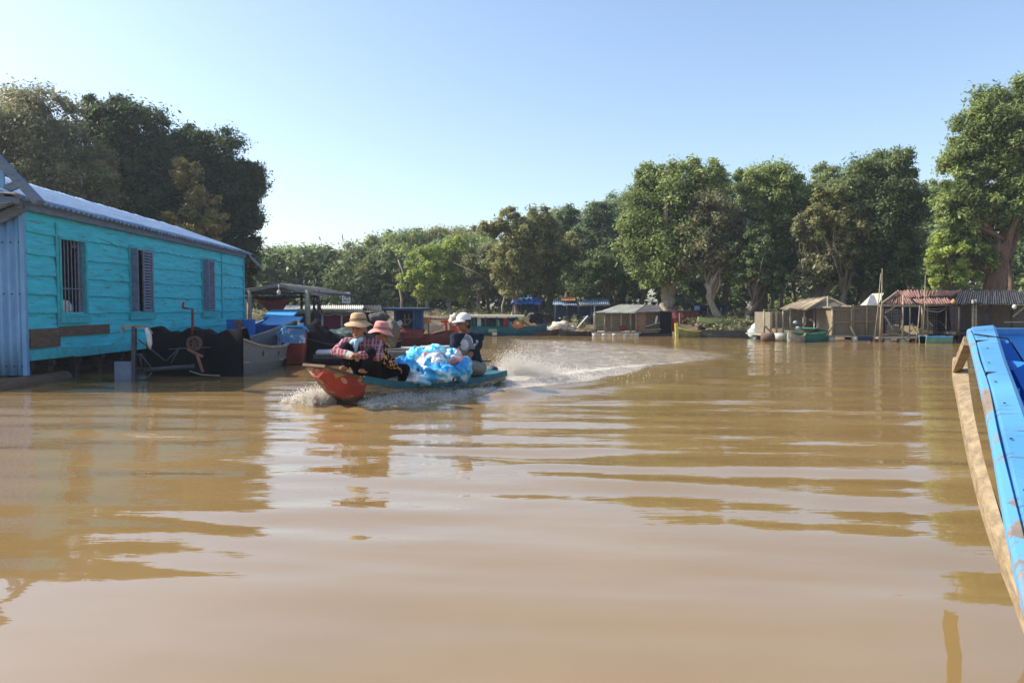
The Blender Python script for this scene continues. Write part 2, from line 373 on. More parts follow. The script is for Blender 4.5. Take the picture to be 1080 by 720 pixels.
mxa = n.nodes.new('ShaderNodeMix'); mxa.data_type = 'RGBA'; L(math_('MULTIPLY', ata.outputs['Fac'], ramp(noise(2.2, (.6, 1.4, 1), 6, .7), .20, .50)), mxa.inputs['Factor']); L(silt, mxa.inputs['A']); mxa.inputs['B'].default_value = (.46, .39, .32, 1)
mx = n.nodes.new('ShaderNodeMix'); mx.data_type = 'RGBA'; L(ff, mx.inputs['Factor']); L(mxa.outputs['Result'], mx.inputs['A']); mx.inputs['B'].default_value = (.74, .66, .54, 1)
L(mx.outputs['Result'], b.inputs['Base Color'])
b.inputs['IOR'].default_value = 1.92
L(math_('ADD', math_('MULTIPLY', ff, .5), .02), b.inputs['Roughness'])
sep = n.nodes.new('ShaderNodeSeparateXYZ'); L(tc.outputs['Object'], sep.inputs[0])
amp = n.nodes.new('ShaderNodeMapRange'); L(sep.outputs['Y'], amp.inputs[0])
for i, v in zip((1, 2, 3, 4), (3.0, 14.0, .009, .16)): amp.inputs[i].default_value = v
h = math_('ADD', math_('MULTIPLY', noise(2.6, (.45, 1.7, 1), 3), 1.0), math_('MULTIPLY', noise(9, (.5, 1.7, 1), 3), .18))
h = math_('MULTIPLY', h, amp.outputs[0])
h = math_('ADD', h, math_('MULTIPLY', math_('MULTIPLY', noise(7, (.8, 1, 1), 5, .6), atr.outputs['Fac']), .35))
h = math_('ADD', h, math_('MULTIPLY', math_('MULTIPLY', fn, ff), .25))
bp = n.nodes.new('ShaderNodeBump'); bp.inputs['Strength'].default_value = 1; bp.inputs['Distance'].default_value = .10
L(h, bp.inputs['Height']); L(bp.outputs[0], b.inputs['Normal'])
setp(grid_mesh('water', X, Y, Z, wm, {'foam': foam, 'chop': rough_, 'sky_sheen': sky_sheen}), 'muddy brown river water with long smooth ripples', None, None, 'structure')
wX, wY, wZ = wx, wy, Z
def water_z(x, y):
    return 0.0

# ------------------------------------------------------------------ trees
def leaf_mat(name, c1, c2, tr=.48):
    g_ = 1.0 if 'glossy' in name else 1.12; c1 = tuple(v*g_ for v in c1); c2 = tuple(v*g_ for v in c2)
    m = bpy.data.materials.new(name); m.use_nodes = True; n = m.node_tree; n.nodes.clear(); L = n.links.new
    a = n.nodes.new('ShaderNodeAttribute'); a.attribute_name = 'tint'
    rp = n.nodes.new('ShaderNodeValToRGB'); rp.color_ramp.elements[0].color = (*c1, 1); rp.color_ramp.elements[1].color = (*c2, 1); L(a.outputs['Fac'], rp.inputs[0])
    p = n.nodes.new('ShaderNodeBsdfPrincipled'); p.inputs['Roughness'].default_value = .5; p.inputs['Specular IOR Level'].default_value = .35; L(rp.outputs[0], p.inputs['Base Color'])
    t = n.nodes.new('ShaderNodeBsdfTranslucent'); L(rp.outputs[0], t.inputs[0])
    mx = n.nodes.new('ShaderNodeMixShader'); mx.inputs[0].default_value = tr; L(p.outputs[0], mx.inputs[1]); L(t.outputs[0], mx.inputs[2])
    o = n.nodes.new('ShaderNodeOutputMaterial'); L(mx.outputs[0], o.inputs[0]); return m
LM = {
 'green': leaf_mat('green_leaves', (0.124, 0.169, 0.052), (0.325, 0.388, 0.121)),
 'deep': leaf_mat('deep_green_leaves', (0.078, 0.119, 0.046), (0.202, 0.256, 0.092)),
 'shaded': leaf_mat('shaded_glossy_leaves', (.030, .055, .020), (.11, .16, .045)),  # darker copy of deep green; shade of the left trees put in the colour
 'bright': leaf_mat('bright_green_leaves', (0.208, 0.288, 0.052), (0.468, 0.525, 0.127)),
 'olive': leaf_mat('olive_leaves', (0.143, 0.163, 0.057), (0.351, 0.338, 0.127)),
 'brown': leaf_mat('brownish_leaves', (.125, .135, .07), (.30, .29, .14)),
 'gold': leaf_mat('golden_leaves', (.15, .15, .06), (.38, .31, .10)),
 'blue': leaf_mat('blue_green_leaves', (0.104, 0.150, 0.075), (0.247, 0.312, 0.149)),
}
def leaves_at(C, R, per, size, rs, squash=.75, stem=0.3):
    """C (n,3) clump centres, R radii -> quads of leaves on and in each clump"""
    n = len(C); idx = np.repeat(np.arange(n), per); N = len(idx)
    d = rs.randn(N, 3); d /= np.linalg.norm(d, axis=1)[:, None]
    rr = R[idx]*(1-.7*rs.rand(N)**1.4)*(1+.38*rs.randn(N).clip(-1.5, 1.4))
    P = C[idx]+d*rr[:, None]*np.array([1, 1, squash])
    P[:, 2] -= stem*R[idx]*rs.rand(N)*.4
    nrm = d*.8+rs.randn(N, 3)*.55+np.array([0, 0, .55]); nrm /= np.linalg.norm(nrm, axis=1)[:, None]
    t = np.cross(nrm, rs.randn(N, 3)); t /= np.linalg.norm(t, axis=1)[:, None]; bt = np.cross(nrm, t)
    s = size*(.5+1.0*rs.rand(N)**1.3)[:, None]
    a = P-t*s; b_ = P+bt*s*.42-nrm*s*.1; c = P+t*s; e = P-bt*s*.42-nrm*s*.1
    co = np.stack([a, b_, c, e], 1).reshape(-1, 3)
    tint = np.repeat(np.clip(.45+.22*rs.randn(n)[idx]+.2*rs.randn(N), 0, 1), 4)
    return co.astype(np.float32), tint
def leaf_obj(name, co, tint, m, parent=None, org=(0, 0, 0)):
    me = bpy.data.meshes.new(name); co = co-np.array(org, np.float32)
    fast_mesh(me, co, np.arange(len(co)).reshape(-1, 4)); me.materials.append(m)
    a = me.attributes.new('tint', 'FLOAT', 'POINT'); a.data.foreach_set('value', tint.astype(np.float32))
    o = bpy.data.objects.new(name, me); col.objects.link(o)
    if parent: o.parent = parent
    else: o.location = org
    return o
def tree(label, D, base, blobs, leafm, bark='bark', tr=.16, dens=1.0, size=.085, seed=0, fork=None, lean=0, group='trees along the river bank', clump=1.0, name='tree', low=0.0):
    rs = np.random.RandomState(seed+100); mpp = D/F; clump *= rs.uniform(.75, 1.25); size *= rs.uniform(.85, 1.25); size = min(size*.7, .115) if size > .105 else min(size, .085)
    bx_ = at(base, 330, D).x; gzz = ground_z(bx_, D)-.1
    root = thing(name, label, 'tree', (bx_, D, gzz), group)
    Cs = []; Rs = []
    for (cx, cy, rx, ry) in blobs:
        c = at(cx, cy, D); a = rx*mpp*1.10; hgt = ry*mpp*1.04; dp = min(a, 3.6)*.85
        vol = (a*dp*hgt)**(1/3); nc = int(50*dens*(vol/1.6)**2)+10
        d = rs.randn(nc, 3); d /= np.linalg.norm(d, axis=1)[:, None]
        r = (.12+.83*rs.rand(nc)**.6)
        # keep most clumps on the seen and lit shell
        P = np.array([c.x, D, c.z])+d*r[:, None]*np.array([a, dp, hgt])
        R = np.clip(vol*.27, .26, .66)*clump*(.55+.8*rs.rand(nc))
        Cs.append(P); Rs.append(R)
    C = np.concatenate(Cs); R = np.concatenate(Rs)
    keep = C[:, 2] > gzz+.9+low; C = C[keep]; R = R[keep]
    per = int(125*dens*(.13/size)**1.6)
    co, tint = leaves_at(C, R, per, size, rs)
    org = ORG[root.name]
    leaf_obj('crown', co, tint, LM[leafm] if isinstance(leafm, str) else leafm, root, org)
    # trunk with limbs reaching into clumps
    mb = MB(); top = Vector((float(C[:, 0].mean()), D, float(C[:, 2].mean()))); b0 = Vector((bx_, D, gzz))
    fk = b0.lerp(top, fork or .45); fk.x += lean
    pts = []; rad = []
    for i in range(7):
        t = i/6; p = b0.lerp(fk, t)+Vector((rs.randn()*.06, rs.randn()*.06, 0))*(t > 0); p.x += lean*math.sin(t*PI)*.3
        pts.append(p); rad.append(tr*(1.5-.55*min(1, t*4) if t < .25 else .95-.25*t))
    mb.tube(pts, rad, 10)
    nl = min(len(C), 9); sel = rs.choice(len(C), nl, replace=False)
    for k, i in enumerate(sel):
        e = Vector(C[i]); s = pts[3+k % 4]; m_ = s.lerp(e, .5)+Vector((rs.randn()*.25, rs.randn()*.2, .35)); m0 = s.lerp(m_, .5)+Vector((rs.randn()*.1, 0, .08))
        q = tr*(.55 if k < 3 else .3)
        mb.tube([s, m0, m_, m_.lerp(e, .6)+Vector((0, 0, .1)), e], [q, q*.85, q*.6, q*.38, q*.15], 6)
        for g in range(2):
            j = rs.randint(len(C)); f = Vector(C[j])
            if (f-m_).length < 3: mb.tube([m_, m_.lerp(f, .5)+Vector((0, 0, .12)), f], [q*.45, q*.3, q*.1], 5)
    mb.build('trunk', bark, root, smooth=True)
    return root
# ------------------------------------------------------------------ the trees, by where they stand
TG = 'trees along the far bank'
TL = 'big trees behind the turquoise house'
# left, behind the house
tree('tall thin-leaved brownish tree with airy top behind the near end of the turquoise house', 31, 35, [(25,140,62,52),(-25,190,50,60),(70,190,50,48),(40,230,60,45),(95,200,24,38)], 'brown', 'bark', .22, 1.0, .10, 1, group=TL, clump=.9)
tree('dense dark green tree with a sunlit bright tip behind the middle of the turquoise house', 34, 140, [(140,165,42,62),(112,128,30,26),(150,230,50,50),(165,180,25,50),(120,215,40,55)], 'shaded', 'bark', .26, 1.25, .12, 2, group=TL)
tree('round dark green tree overhanging the far end of the turquoise house roof', 36, 235, [(225,175,38,40),(195,150,26,18),(250,205,30,45),(235,250,38,45),(258,195,22,26),(205,215,35,50)], 'shaded', 'bark', .26, 1.25, .12, 3, group=TL)
tree('golden-leaved tree squeezed between the two dark trees behind the turquoise house', 32.5, 195, [(196,182,14,16),(210,215,20,24),(198,240,24,24),(228,240,14,16)], 'gold', 'bark', .14, .8, .10, 4, group=TL)
tree('low yellow-brown crown in front of the dense dark tree behind the turquoise house', 31.5, 100, [(100,170,20,24),(85,215,30,28),(112,185,12,18)], 'gold', 'bark', .12, .75, .10, 5, group=TL)
tree('small dark tree peeping out past the far corner of the turquoise house', 38, 262, [(262,275,11,22),(255,290,14,30)], 'shaded', 'bark', .12, 1, .12, 6, group=TL)
# far left centre
tree('wide rounded hazy tree behind the grey canopy, leftmost on the far bank', 60, 305, [(312,287,48,32),(290,300,34,28),(345,296,26,32),(318,312,50,22)], 'green', 'bark', .3, 1.2, .20, 7, group=TG)
tree('pale-limbed tree above the white board sign', 56, 392, [(385,285,32,32),(402,272,28,24),(380,308,34,26),(420,300,22,30)], 'olive', 'barkpale', .26, 1.0, .18, 8, group=TG, fork=.25)
tree('tall green tree right behind the pale-limbed tree', 62, 430, [(432,268,38,26),(405,275,26,24),(445,290,34,34),(462,280,20,26)], 'green', 'bark', .28, 1.1, .2, 9, group=TG)
tree('young bright yellow-green tree above the blue-framed cabin boat', 46, 452, [(452,283,22,24),(438,300,18,20),(462,295,14,24),(455,270,12,12)], 'bright', 'barkpale', .14, 1.0, .13, 10, group=TG)
tree('light green slender tree on a straight pale trunk left of the white-capped man', 46.5, 474, [(478,275,18,26),(486,295,16,22),(470,292,12,20),(480,258,12,12)], 'bright', 'barkpale', .15, .95, .13, 11, group=TG)
tree('broad dark green tree standing behind the two bright young trees', 55, 490, [(490,268,34,24),(515,280,26,30),(475,285,24,28),(500,295,30,24)], 'green', 'bark', .28, 1.15, .18, 12, group=TG)
tree('thin brown-leaved tree with twin pale stems above the white-capped man', 45.5, 502, [(506,282,16,22),(500,296,18,14),(516,268,12,16)], 'brown', 'barkpale', .13, .8, .12, 13, group=TG, fork=.3)
tree('tall airy olive tree with a tuft leaning left, left of the blue tarp hut', 43, 543, [(548,240,26,26),(520,240,15,12),(565,255,24,28),(540,275,28,28),(570,232,18,14),(548,300,22,14)], 'olive', 'barkpale', .20, .95, .12, 14, group=TG)
tree('brown-green tree standing over the blue tarp hut', 44, 580, [(585,275,26,22),(570,292,24,18),(600,290,22,20),(590,258,22,16)], 'olive', 'bark', .18, 1.0, .12, 15, group=TG)
tree('blue-green feathery tree above the pale blue roof', 46, 622, [(630,240,26,26),(615,265,26,28),(645,262,24,34),(632,222,18,12)], 'blue', 'bark', .2, .9, .13, 16, group=TG)
tree('bushy dark tree right behind the pale blue roof', 42, 640, [(632,285,30,20),(655,290,26,22),(612,298,24,14),(670,270,20,24)], 'deep', 'bark', .2, 1.1, .12, 17, group=TG)
tree('huge full-crowned tree with a thick flared pale trunk behind the grey tin-roofed hut', 38, 705, [(712,205,38,34),(745,190,22,24),(685,225,30,34),(705,255,44,34),(670,250,20,28),(690,282,32,20),(735,225,26,30),(690,190,20,16)], 'green', 'barkpale', .42, 1.15, .13, 18, group=TG, fork=.3)
tree('rust-tinged olive tree on a curving trunk beside the moored blue cabin', 36.5, 762, [(752,222,24,26),(742,250,26,24),(760,270,24,26),(735,275,18,18),(770,240,16,26)], 'brown', 'barkpale', .2, .9, .12, 19, group=TG, lean=-.5)
tree('massive dark green tree with a sunlit top above the yellow-green canoe', 38.5, 800, [(818,200,34,30),(800,225,30,36),(840,215,28,28),(815,250,44,36),(800,280,34,24),(850,265,24,28),(790,190,14,14)], 'green', 'bark', .34, 1.15, .13, 20, group=TG)
tree('dark leaning tree whose forked trunk rises above the beached canoe', 35.5, 785, [(795,262,26,24),(812,290,24,18),(782,285,18,18)], 'deep', 'bark', .2, 1.0, .12, 21, group=TG, fork=.5, lean=.3)
tree('scrubby brown-twigged tree behind the tan-roofed hut', 35, 862, [(850,235,16,16),(868,262,22,22),(860,290,26,18),(885,275,18,24)], 'brown', 'bark', .17, .8, .12, 22, group=TG)
tree('broad tree with a ragged grey-green top behind the woven-walled pens', 35.5, 912, [(925,195,36,32),(945,180,24,22),(895,205,28,26),(915,235,44,32),(950,225,28,34),(885,240,24,24),(940,265,36,30),(900,270,30,30),(930,295,34,16)], 'deep', 'bark', .36, 1.15, .12, 23, group=TG)
tree('olive tree half merged with the ragged grey-green tree, on its left', 34.5, 893, [(880,210,20,18),(872,232,20,20),(898,240,20,22),(890,262,16,20)], 'olive', 'bark', .16, .9, .12, 24, group=TG)
tree('giant bright green tree at the right edge on a thick brown trunk', 32, 1046, [(1050,135,40,42),(1090,110,36,34),(1020,165,26,30),(1075,175,44,38),(1015,205,28,30),(1055,215,42,26),(1008,245,22,28),(1030,265,22,24),(1100,215,34,36),(1000,275,18,18),(1085,150,50,40)], 'green', 'barkbrown', .52, 1.2, .12, 25, group=TG, fork=.55)
tree('slender green sapling between the giant right-edge tree and the red roof', 31.5, 1003, [(998,290,16,14),(1012,275,14,16),(990,265,12,18)], 'bright', 'bark', .09, .85, .10, 26, group=TG)
tree('pale hazy tree far behind the giant right-edge tree', 70, 1090, [(1085,262,34,30),(1110,280,40,34),(1070,292,30,16)], 'blue', 'bark', .3, 1.1, .22, 27, group=TG)
tree('dim green tree filling the gap left of the giant right-edge tree', 48, 985, [(985,245,22,30),(975,275,22,26),(1000,262,18,28)], 'deep', 'bark', .25, 1.1, .16, 28, group=TG)
tree('dull green tree closing the gap between the huge pale-trunked tree and its right neighbour', 46, 765, [(772,235,24,28),(775,265,26,28),(765,210,18,18)], 'deep', 'bark', .25, 1.1, .15, 29, group=TG)
tree('distant grey-green tree behind the tall airy olive tree', 60, 560, [(560,262,36,26),(600,265,34,26),(530,285,30,24)], 'blue', 'bark', .28, 1.1, .2, 30, group=TG)
tree('distant dark tree between the blue-green feathery tree and the huge pale-trunked tree', 55, 660, [(662,255,26,30),(650,285,30,26),(680,280,30,26)], 'deep', 'bark', .28, 1.1, .18, 31, group=TG)
tree('grey-green far tree behind the olive tree and the pens', 52, 868, [(862,230,24,28),(875,262,28,26),(850,275,18,20)], 'blue', 'bark', .25, 1.1, .17, 32, group=TG)

for k, (lb_, D_, px_, bl, lm_, sd_) in enumerate((
 ('far olive tree filling the gap right of the tall airy olive tree', 54, 600, [(598,245,26,26),(615,270,30,28),(585,275,26,22)], 'olive', 41),
 ('far green tree between the blue-green feathery tree and the bushy dark one', 57, 655, [(655,228,24,26),(640,255,26,28),(668,262,24,28)], 'green', 42),
 ('far pale green tree low behind the huge pale-trunked tree, on its right', 58, 742, [(745,205,26,26),(735,245,30,30),(752,280,30,26)], 'blue', 43),
 ('far olive tree showing above the dip left of the ragged grey-green tree', 56, 876, [(874,195,22,22),(868,225,26,28),(880,255,26,26)], 'green', 44),
 ('far green tree showing left of the giant bright green tree', 52, 975, [(975,210,20,26),(968,245,24,30),(985,280,26,24)], 'green', 45),
 ('far rounded tree between the wide hazy tree and the white board sign', 64, 356, [(352,282,26,22),(362,300,30,24)], 'olive', 46),
 ('far tall tree behind the light green slender tree', 64, 470, [(468,258,28,22),(450,270,30,26),(500,262,26,24)], 'olive', 47),
 ('pale feathery tree right behind the brown-green tree over the blue tarp hut', 49, 597, [(600,232,14,16),(608,250,18,22),(594,262,18,20)], 'blue', 48))):
    tree(lb_, D_, px_, bl, lm_, 'bark', .22, 1.1, .16, sd_, group=TG)
# far-off wood behind them, one mass
rs = np.random.RandomState(5)
N = 2300; xs = rs.uniform(-80, 115, N); dd = rs.uniform(11, 24, N)
xs2 = rs.uniform(-60, -19, 120); ys2 = rs.uniform(18, 50, 120)
C = np.stack([xs, np.interp(xs, SX, SY)+dd, rs.uniform(.8, 5.6, N)], 1)
C = np.concatenate([C, np.stack([xs2, ys2+12, rs.uniform(1, 6, 120)], 1)])
# leave the view line of the small sky gap open
pxs = 540+F*C[:, 0]/C[:, 1]; C = C[~((pxs > 842) & (pxs < 856) & (C[:, 2] > 2.4))]
co, ti = leaves_at(C, rs.uniform(.8, 1.4, len(C)), 90, .24, rs)
setp(leaf_obj('woodland', co, ti, LM['deep']), 'dense dark woodland behind the bank trees', 'woodland', None, 'stuff')
# slim trunks standing inside the wood's edge
k = 0
for (px, D, h, r, b) in [(423,50,3.6,.09,'barkpale'),(440,52,3.2,.08,'bark'),(531,44,2.6,.08,'barkpale'),(516,47,3.4,.1,'bark'),(560,46,3.2,.1,'bark'),(648,45,3,.11,'bark'),(676,42,3.4,.12,'bark'),(812,39,3.4,.11,'barkpale'),(824,38.5,3.2,.09,'barkpale'),(838,40,3.4,.12,'bark'),(858,42,3.5,.1,'bark'),(960,40,3.6,.13,'bark'),(1066,33,3.8,.13,'barkbrown'),(796,40,3.5,.1,'bark')]:
    lab = ['bare slim pale trunk above the blue-framed cabin boat','thin dark trunk right of the slim pale one over the cabin boat','short crooked pale dead trunk left of the blue tarp hut','dark slim trunk over the long covered boat','dark slender trunk just behind the blue tarp','slender trunk behind the pale blue roof','slender dark trunk left of the huge flared trunk','pale slim trunk left of the tan-roofed hut','second pale slim trunk nearest the tan-roofed hut','dark slim trunk behind the tan-roofed hut ridge','dim trunk deep in shade right of the tan roof','dark trunk above the pale roof beside the red roof','narrow brown trunk hugging the giant tree at the right edge','dark trunk above the light canoe tip'][k]
    p = at(px, 330, D); g = ground_z(p.x, D)-.15; rr = np.random.RandomState(400+k); t = thing('slim_tree', lab, 'tree', (p.x, D, g), 'slim trunks at the edge of the wood')
    pts = [Vector((p.x+rr.randn()*.09*i, D, g+h*i/4)) for i in range(5)]
    mb = MB().tube(pts, [r*1.3, r, r*.9, r*.75, r*.5], 7)
    for j in range(3):
        e = pts[4]+Vector((rr.randn()*.6, rr.randn()*.3, .5+rr.rand()*.5)); mb.tube([pts[2+j % 2], pts[3].lerp(e, .5), e], [r*.4, r*.3, r*.12], 5)
    mb.build('trunk', b, t, smooth=True)
    co, ti = leaves_at(np.array([tuple(pts[4]+Vector((rr.randn()*.5, rr.randn()*.4, .5+rr.rand()*.6))) for _ in range(5)]), rr.uniform(.3, .55, 5), 60, .12, rr)
    leaf_obj('crown', co, ti, LM[['green', 'olive', 'deep'][k % 3]], t, ORG[t.name]); k += 1

# scrub and grass along the bank
rs = np.random.RandomState(9); C = []
for _ in range(900):
    x = rs.uniform(-16, 40); y = float(np.interp(x, SX, SY))+rs.uniform(.6, 7); C.append((x, y, ground_z(x, y)+rs.uniform(0, .12)))
for _ in range(160):
    px = rs.uniform(752, 806); x = (px-540)/F*34.2; y = rs.uniform(34.4, 37); C.append((x, y, ground_z(x, y)+rs.uniform(0, .2)))
for _ in range(60):
    x = rs.uniform(-26, -15); y = rs.uniform(20, 41); C.append((x, y, 1.0))
co, ti = leaves_at(np.array(C), rs.uniform(.12, .34, len(C)), 46, .09, rs, .9)
setp(leaf_obj('scrub', co, ti, LM['brown']), 'dry brownish scrub and grass on the earth bank', 'scrub', None, 'stuff')
C = []
for (px, py, D, r) in [(598,348,41.5,.5),(590,346,42,.5),(603,352,41.2,.35),(845,325,41,1.0),(835,320,44,1.2),(848,300,80,2.2),(980,322,34,.8),(1075,322,40,1.1),(700,332,40,.5),(870,322,37,.7),(925,322,37,.8)]:
    p = at(px, py, D)
    for _ in range(5): C.append((p.x+rs.randn()*r*.5, D+rs.randn()*r*.4, p.z+rs.randn()*r*.25, r*.55))
C = np.array(C); co, ti = leaves_at(C[:, :3], C[:, 3], 110, .10, rs, .9)
setp(leaf_obj('undergrowth', co, ti, LM['green']), 'low green undergrowth at the foot of the trees', 'undergrowth', None, 'stuff')

# ------------------------------------------------------------------ turquoise floating house
FX = -8.3
def fy(px): return 8.3*F/(540-px)
def hz(px, py): return at(px, py, fy(px)).z
YN, YF = fy(28), fy(257)
house = thing('floating_house', 'turquoise wooden house floating on posts with a zinc roof', 'house', (FX, YN, 0))
wins = [(fy(64), fy(89.5), 1.20, 2.58), (fy(137.5), fy(160), 1.22, 2.63), (fy(213.5), fy(225), 1.22, 2.62)]
rows = [.45, .82, 1.21, 1.55, 1.90, 2.25, 2.61, 3.04]
rs = np.random.RandomState(3); mb = MB()
for k in range(7):
    z0, z1 = rows[k], rows[k+1]; cuts = [YN]
    for (a, b_, w0, w1) in wins:
        if z0 < w1-.03 and z1 > w0+.03: cuts += [a-.07, None, b_+.07]
    joints = [fy(60)] if k not in (2, 3, 4, 5) else []
    joints += [fy(232)]
    cuts.append(YF); segs = []; cur = cuts[0]; i = 1
    while i < len(cuts):
        if i+1 < len(cuts) and cuts[i+1] is None: segs.append((cur, cuts[i])); cur = cuts[i+2]; i += 3
        else: segs.append((cur, cuts[i])); i += 1
    out = []
    for (a, b_) in segs:
        js = [j for j in joints if a+.15 < j < b_-.15]; q = [a]+js+[b_]
        out += list(zip(q[:-1], q[1:]))
    for (a, b_) in out:
        n = max(1, int((b_-a)/.35)); d0 = rs.randn()*.012; d1 = rs.randn()*.012
        if k == 0: d0 -= .0
        for j in range(n):       # boards in short lengths so that their edges wander a little
            ya = a+(b_-a)*j/n; yb = a+(b_-a)*(j+1)/n
            wv = lambda y: .012*math.sin(y*2.3+k*1.7)+.007*math.sin(y*7.1+k*2)+.004*math.sin(y*17+k) if k else 0
            g = .003 if j == 0 else 0
            za, zb = z0+wv(ya)+d0, z0+wv(yb)+d1
            ta, tb_ = z1+.03, z1+.03
            mb.add([(FX+.042, ya+g, za), (FX+.042, yb, zb), (FX+.002, yb, tb_), (FX+.002, ya+g, ta),
                    (FX-.02, ya+g, za), (FX-.02, yb, zb), (FX-.03, yb, tb_), (FX-.03, ya+g, ta)],
                   [(0,1,2,3),(4,7,6,5),(0,4,5,1),(3,2,6,7),(0,3,7,4),(1,5,6,2)])
mb.build('wall', 'turq', house)
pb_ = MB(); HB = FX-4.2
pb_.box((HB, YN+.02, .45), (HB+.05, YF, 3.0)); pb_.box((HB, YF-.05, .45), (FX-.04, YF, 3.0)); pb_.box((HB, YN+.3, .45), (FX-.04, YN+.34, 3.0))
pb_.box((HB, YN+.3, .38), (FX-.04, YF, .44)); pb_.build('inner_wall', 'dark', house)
# patched boards low on the near end, loose trim
MB().box((FX+.034, fy(28.5), .62), (FX+.06, fy(60), .96)).box((FX+.034, fy(60)+.02, .80), (FX+.055, fy(113), .985)).build('patch_board', 'brown', house, label='dark brown patch boards low on the turquoise wall')
MB().box((FX+.034, YN-.02, .42), (FX+.075, fy(75), .60)).build('skirting', 'turqtrim', house)
MB().box((FX+.034, fy(75)+.02, .40), (FX+.07, YF-.3, .57)).build('skirting', 'turqtrim', house)
for q0, q1, q2, q3 in ((fy(60)-.035, .99, fy(60)+.03, 2.86), (fy(233), 1.0, fy(233)+.05, 2.95), (YF-.08, .45, YF, 2.95)): MB().box((FX+.034, q0, q1), (FX+.055, q2, q3)).build('batten', 'turqtrim', house)
# windows
def window(a, b_, z0, z1, kind):
    f = MB(); x0, x1 = FX-.03, FX+.055; w = .06
    f.box((x0, a-w, z0-.05), (x1, a, z1+.05)).box((x0, b_, z0-.05), (x1, b_+w, z1+.05)).box((x0, a, z1), (x1-.003, b_, z1+.05)).box((x0, a, z0-.05), (x1-.003, b_, z0))
    wd = f.build('window', 'turqtrim', house)
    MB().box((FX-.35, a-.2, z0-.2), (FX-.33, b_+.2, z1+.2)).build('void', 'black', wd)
    MB().box((FX+.03, a-.1, z0-.16), (FX+.075, b_+.1, z0-.055)).build('sill', 'turqtrim', wd)
    if kind == 'bars':
        for i in range(7):
            y = a+(b_-a)*(i+.5)/7; MB().tube([(FX, y, z0), (FX, y, z1)], .011, 6).build('bar', 'shut', wd)
        MB().bar((FX+.015, a, z0+.48), (FX+.015, b_-.05, z0+.48), .02).build('cross_bar', 'shut', wd)
        MB().box((FX-.06, b_-.12, z0), (FX-.03, b_, z1)).build('sash', 'shut', wd)
    else:
        m = a+(b_-a)*kind; yl, yr = m, b_
        s = MB(); s.box((FX+.03, yl, z0+.02), (FX+.065, yl+.05, z1-.02)).box((FX+.03, yr-.05, z0+.02), (FX+.065, yr, z1-.02)).box((FX+.032, yl+.05, z0+.02), (FX+.063, yr-.05, z0+.08)).box((FX+.032, yl+.05, z1-.08), (FX+.063, yr-.05, z1-.02))
        nl = 19
        for i in range(nl):
            z = z0+.09+(z1-z0-.18)*(i+.5)/nl
            s.hexa([(FX+.03, yl+.05, z+.02), (FX+.062, yl+.05, z-.022), (FX+.062, yr-.05, z-.022), (FX+.03, yr-.05, z+.02),
                    (FX+.032, yl+.05, z+.028), (FX+.064, yl+.05, z-.014), (FX+.064, yr-.05, z-.014), (FX+.032, yr-.05, z+.028)])
        s.build('shutter', 'shut', wd)
        # the other leaf folded half open, edge on
        MB().box((FX+.03, a-.02, z0+.02), (FX+(.20 if b_-a > .7 else .08), a+.015, z1-.02)).build('shutter', 'shut', wd)
        for i in range(3):
            y = a+(m-a)*(i+1)/4; MB().tube([(FX, y, z0), (FX, y, z1)], .009, 6).build('bar', 'shut', wd)
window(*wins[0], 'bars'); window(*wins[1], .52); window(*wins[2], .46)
# eave board, roof
e0 = at(27, 216, YN-.25); ze0, ze1 = 3.04, 2.95
MB().hexa([(FX+.03, YN-.25, ze0-.06), (FX+.10, YN-.25, ze0-.06), (FX+.10, YF+.05, ze1-.10), (FX+.03, YF+.05, ze1-.10),
           (FX+.03, YN-.25, ze0+.12), (FX+.10, YN-.25, ze0+.12), (FX+.10, YF+.05, ze1+.03), (FX+.03, YF+.05, ze1+.03)]).build('eave_board', 'fascia', house)
RX = FX-2.1
MB().corr((FX+.22, YN-.35, 3.13), (FX+.22, YF+.25, 2.97), (RX, YF+.25, 3.80), (RX, YN-.35, 4.05), 66, .028, 8, .007, seed=4).build('roof', 'zinc', house, smooth=True)
MB().corr((RX, YN-.35, 4.05), (RX, YF+.25, 3.80), (HB-.2, YF+.25, 3.0), (HB-.2, YN-.35, 3.15), 84, .018, 6, .007, seed=5).build('roof', 'zinc', house, smooth=True)
MB().plate((FX-.9, fy(75), 3.56), (FX-.9, fy(125), 3.52), (FX-1.7, fy(125), 3.84), (FX-1.7, fy(75), 3.90), .03).build('roof_patch', 'zinc', house)
for (y, a, c) in ((YN+.05, 4.0, 3.02), (YF-.02, 3.76, 2.93)):
    MB().add([(FX-.03, y, c), (RX, y, a), (HB, y, c), (FX-.03, y-.04, c), (RX, y-.04, a), (HB, y-.04, c)], [(0,2,1),(3,4,5),(0,1,4,3),(1,2,5,4),(2,0,3,5)]).build('gable', 'fascia', house)
MB().plate((FX+.1, YF+.26, 2.99), (FX+.42, YF+.5, 2.62), (FX+.38, YF+.7, 2.50), (FX+.05, YF+.6, 2.90), .02).build('loose_sheet', 'zinc', house)
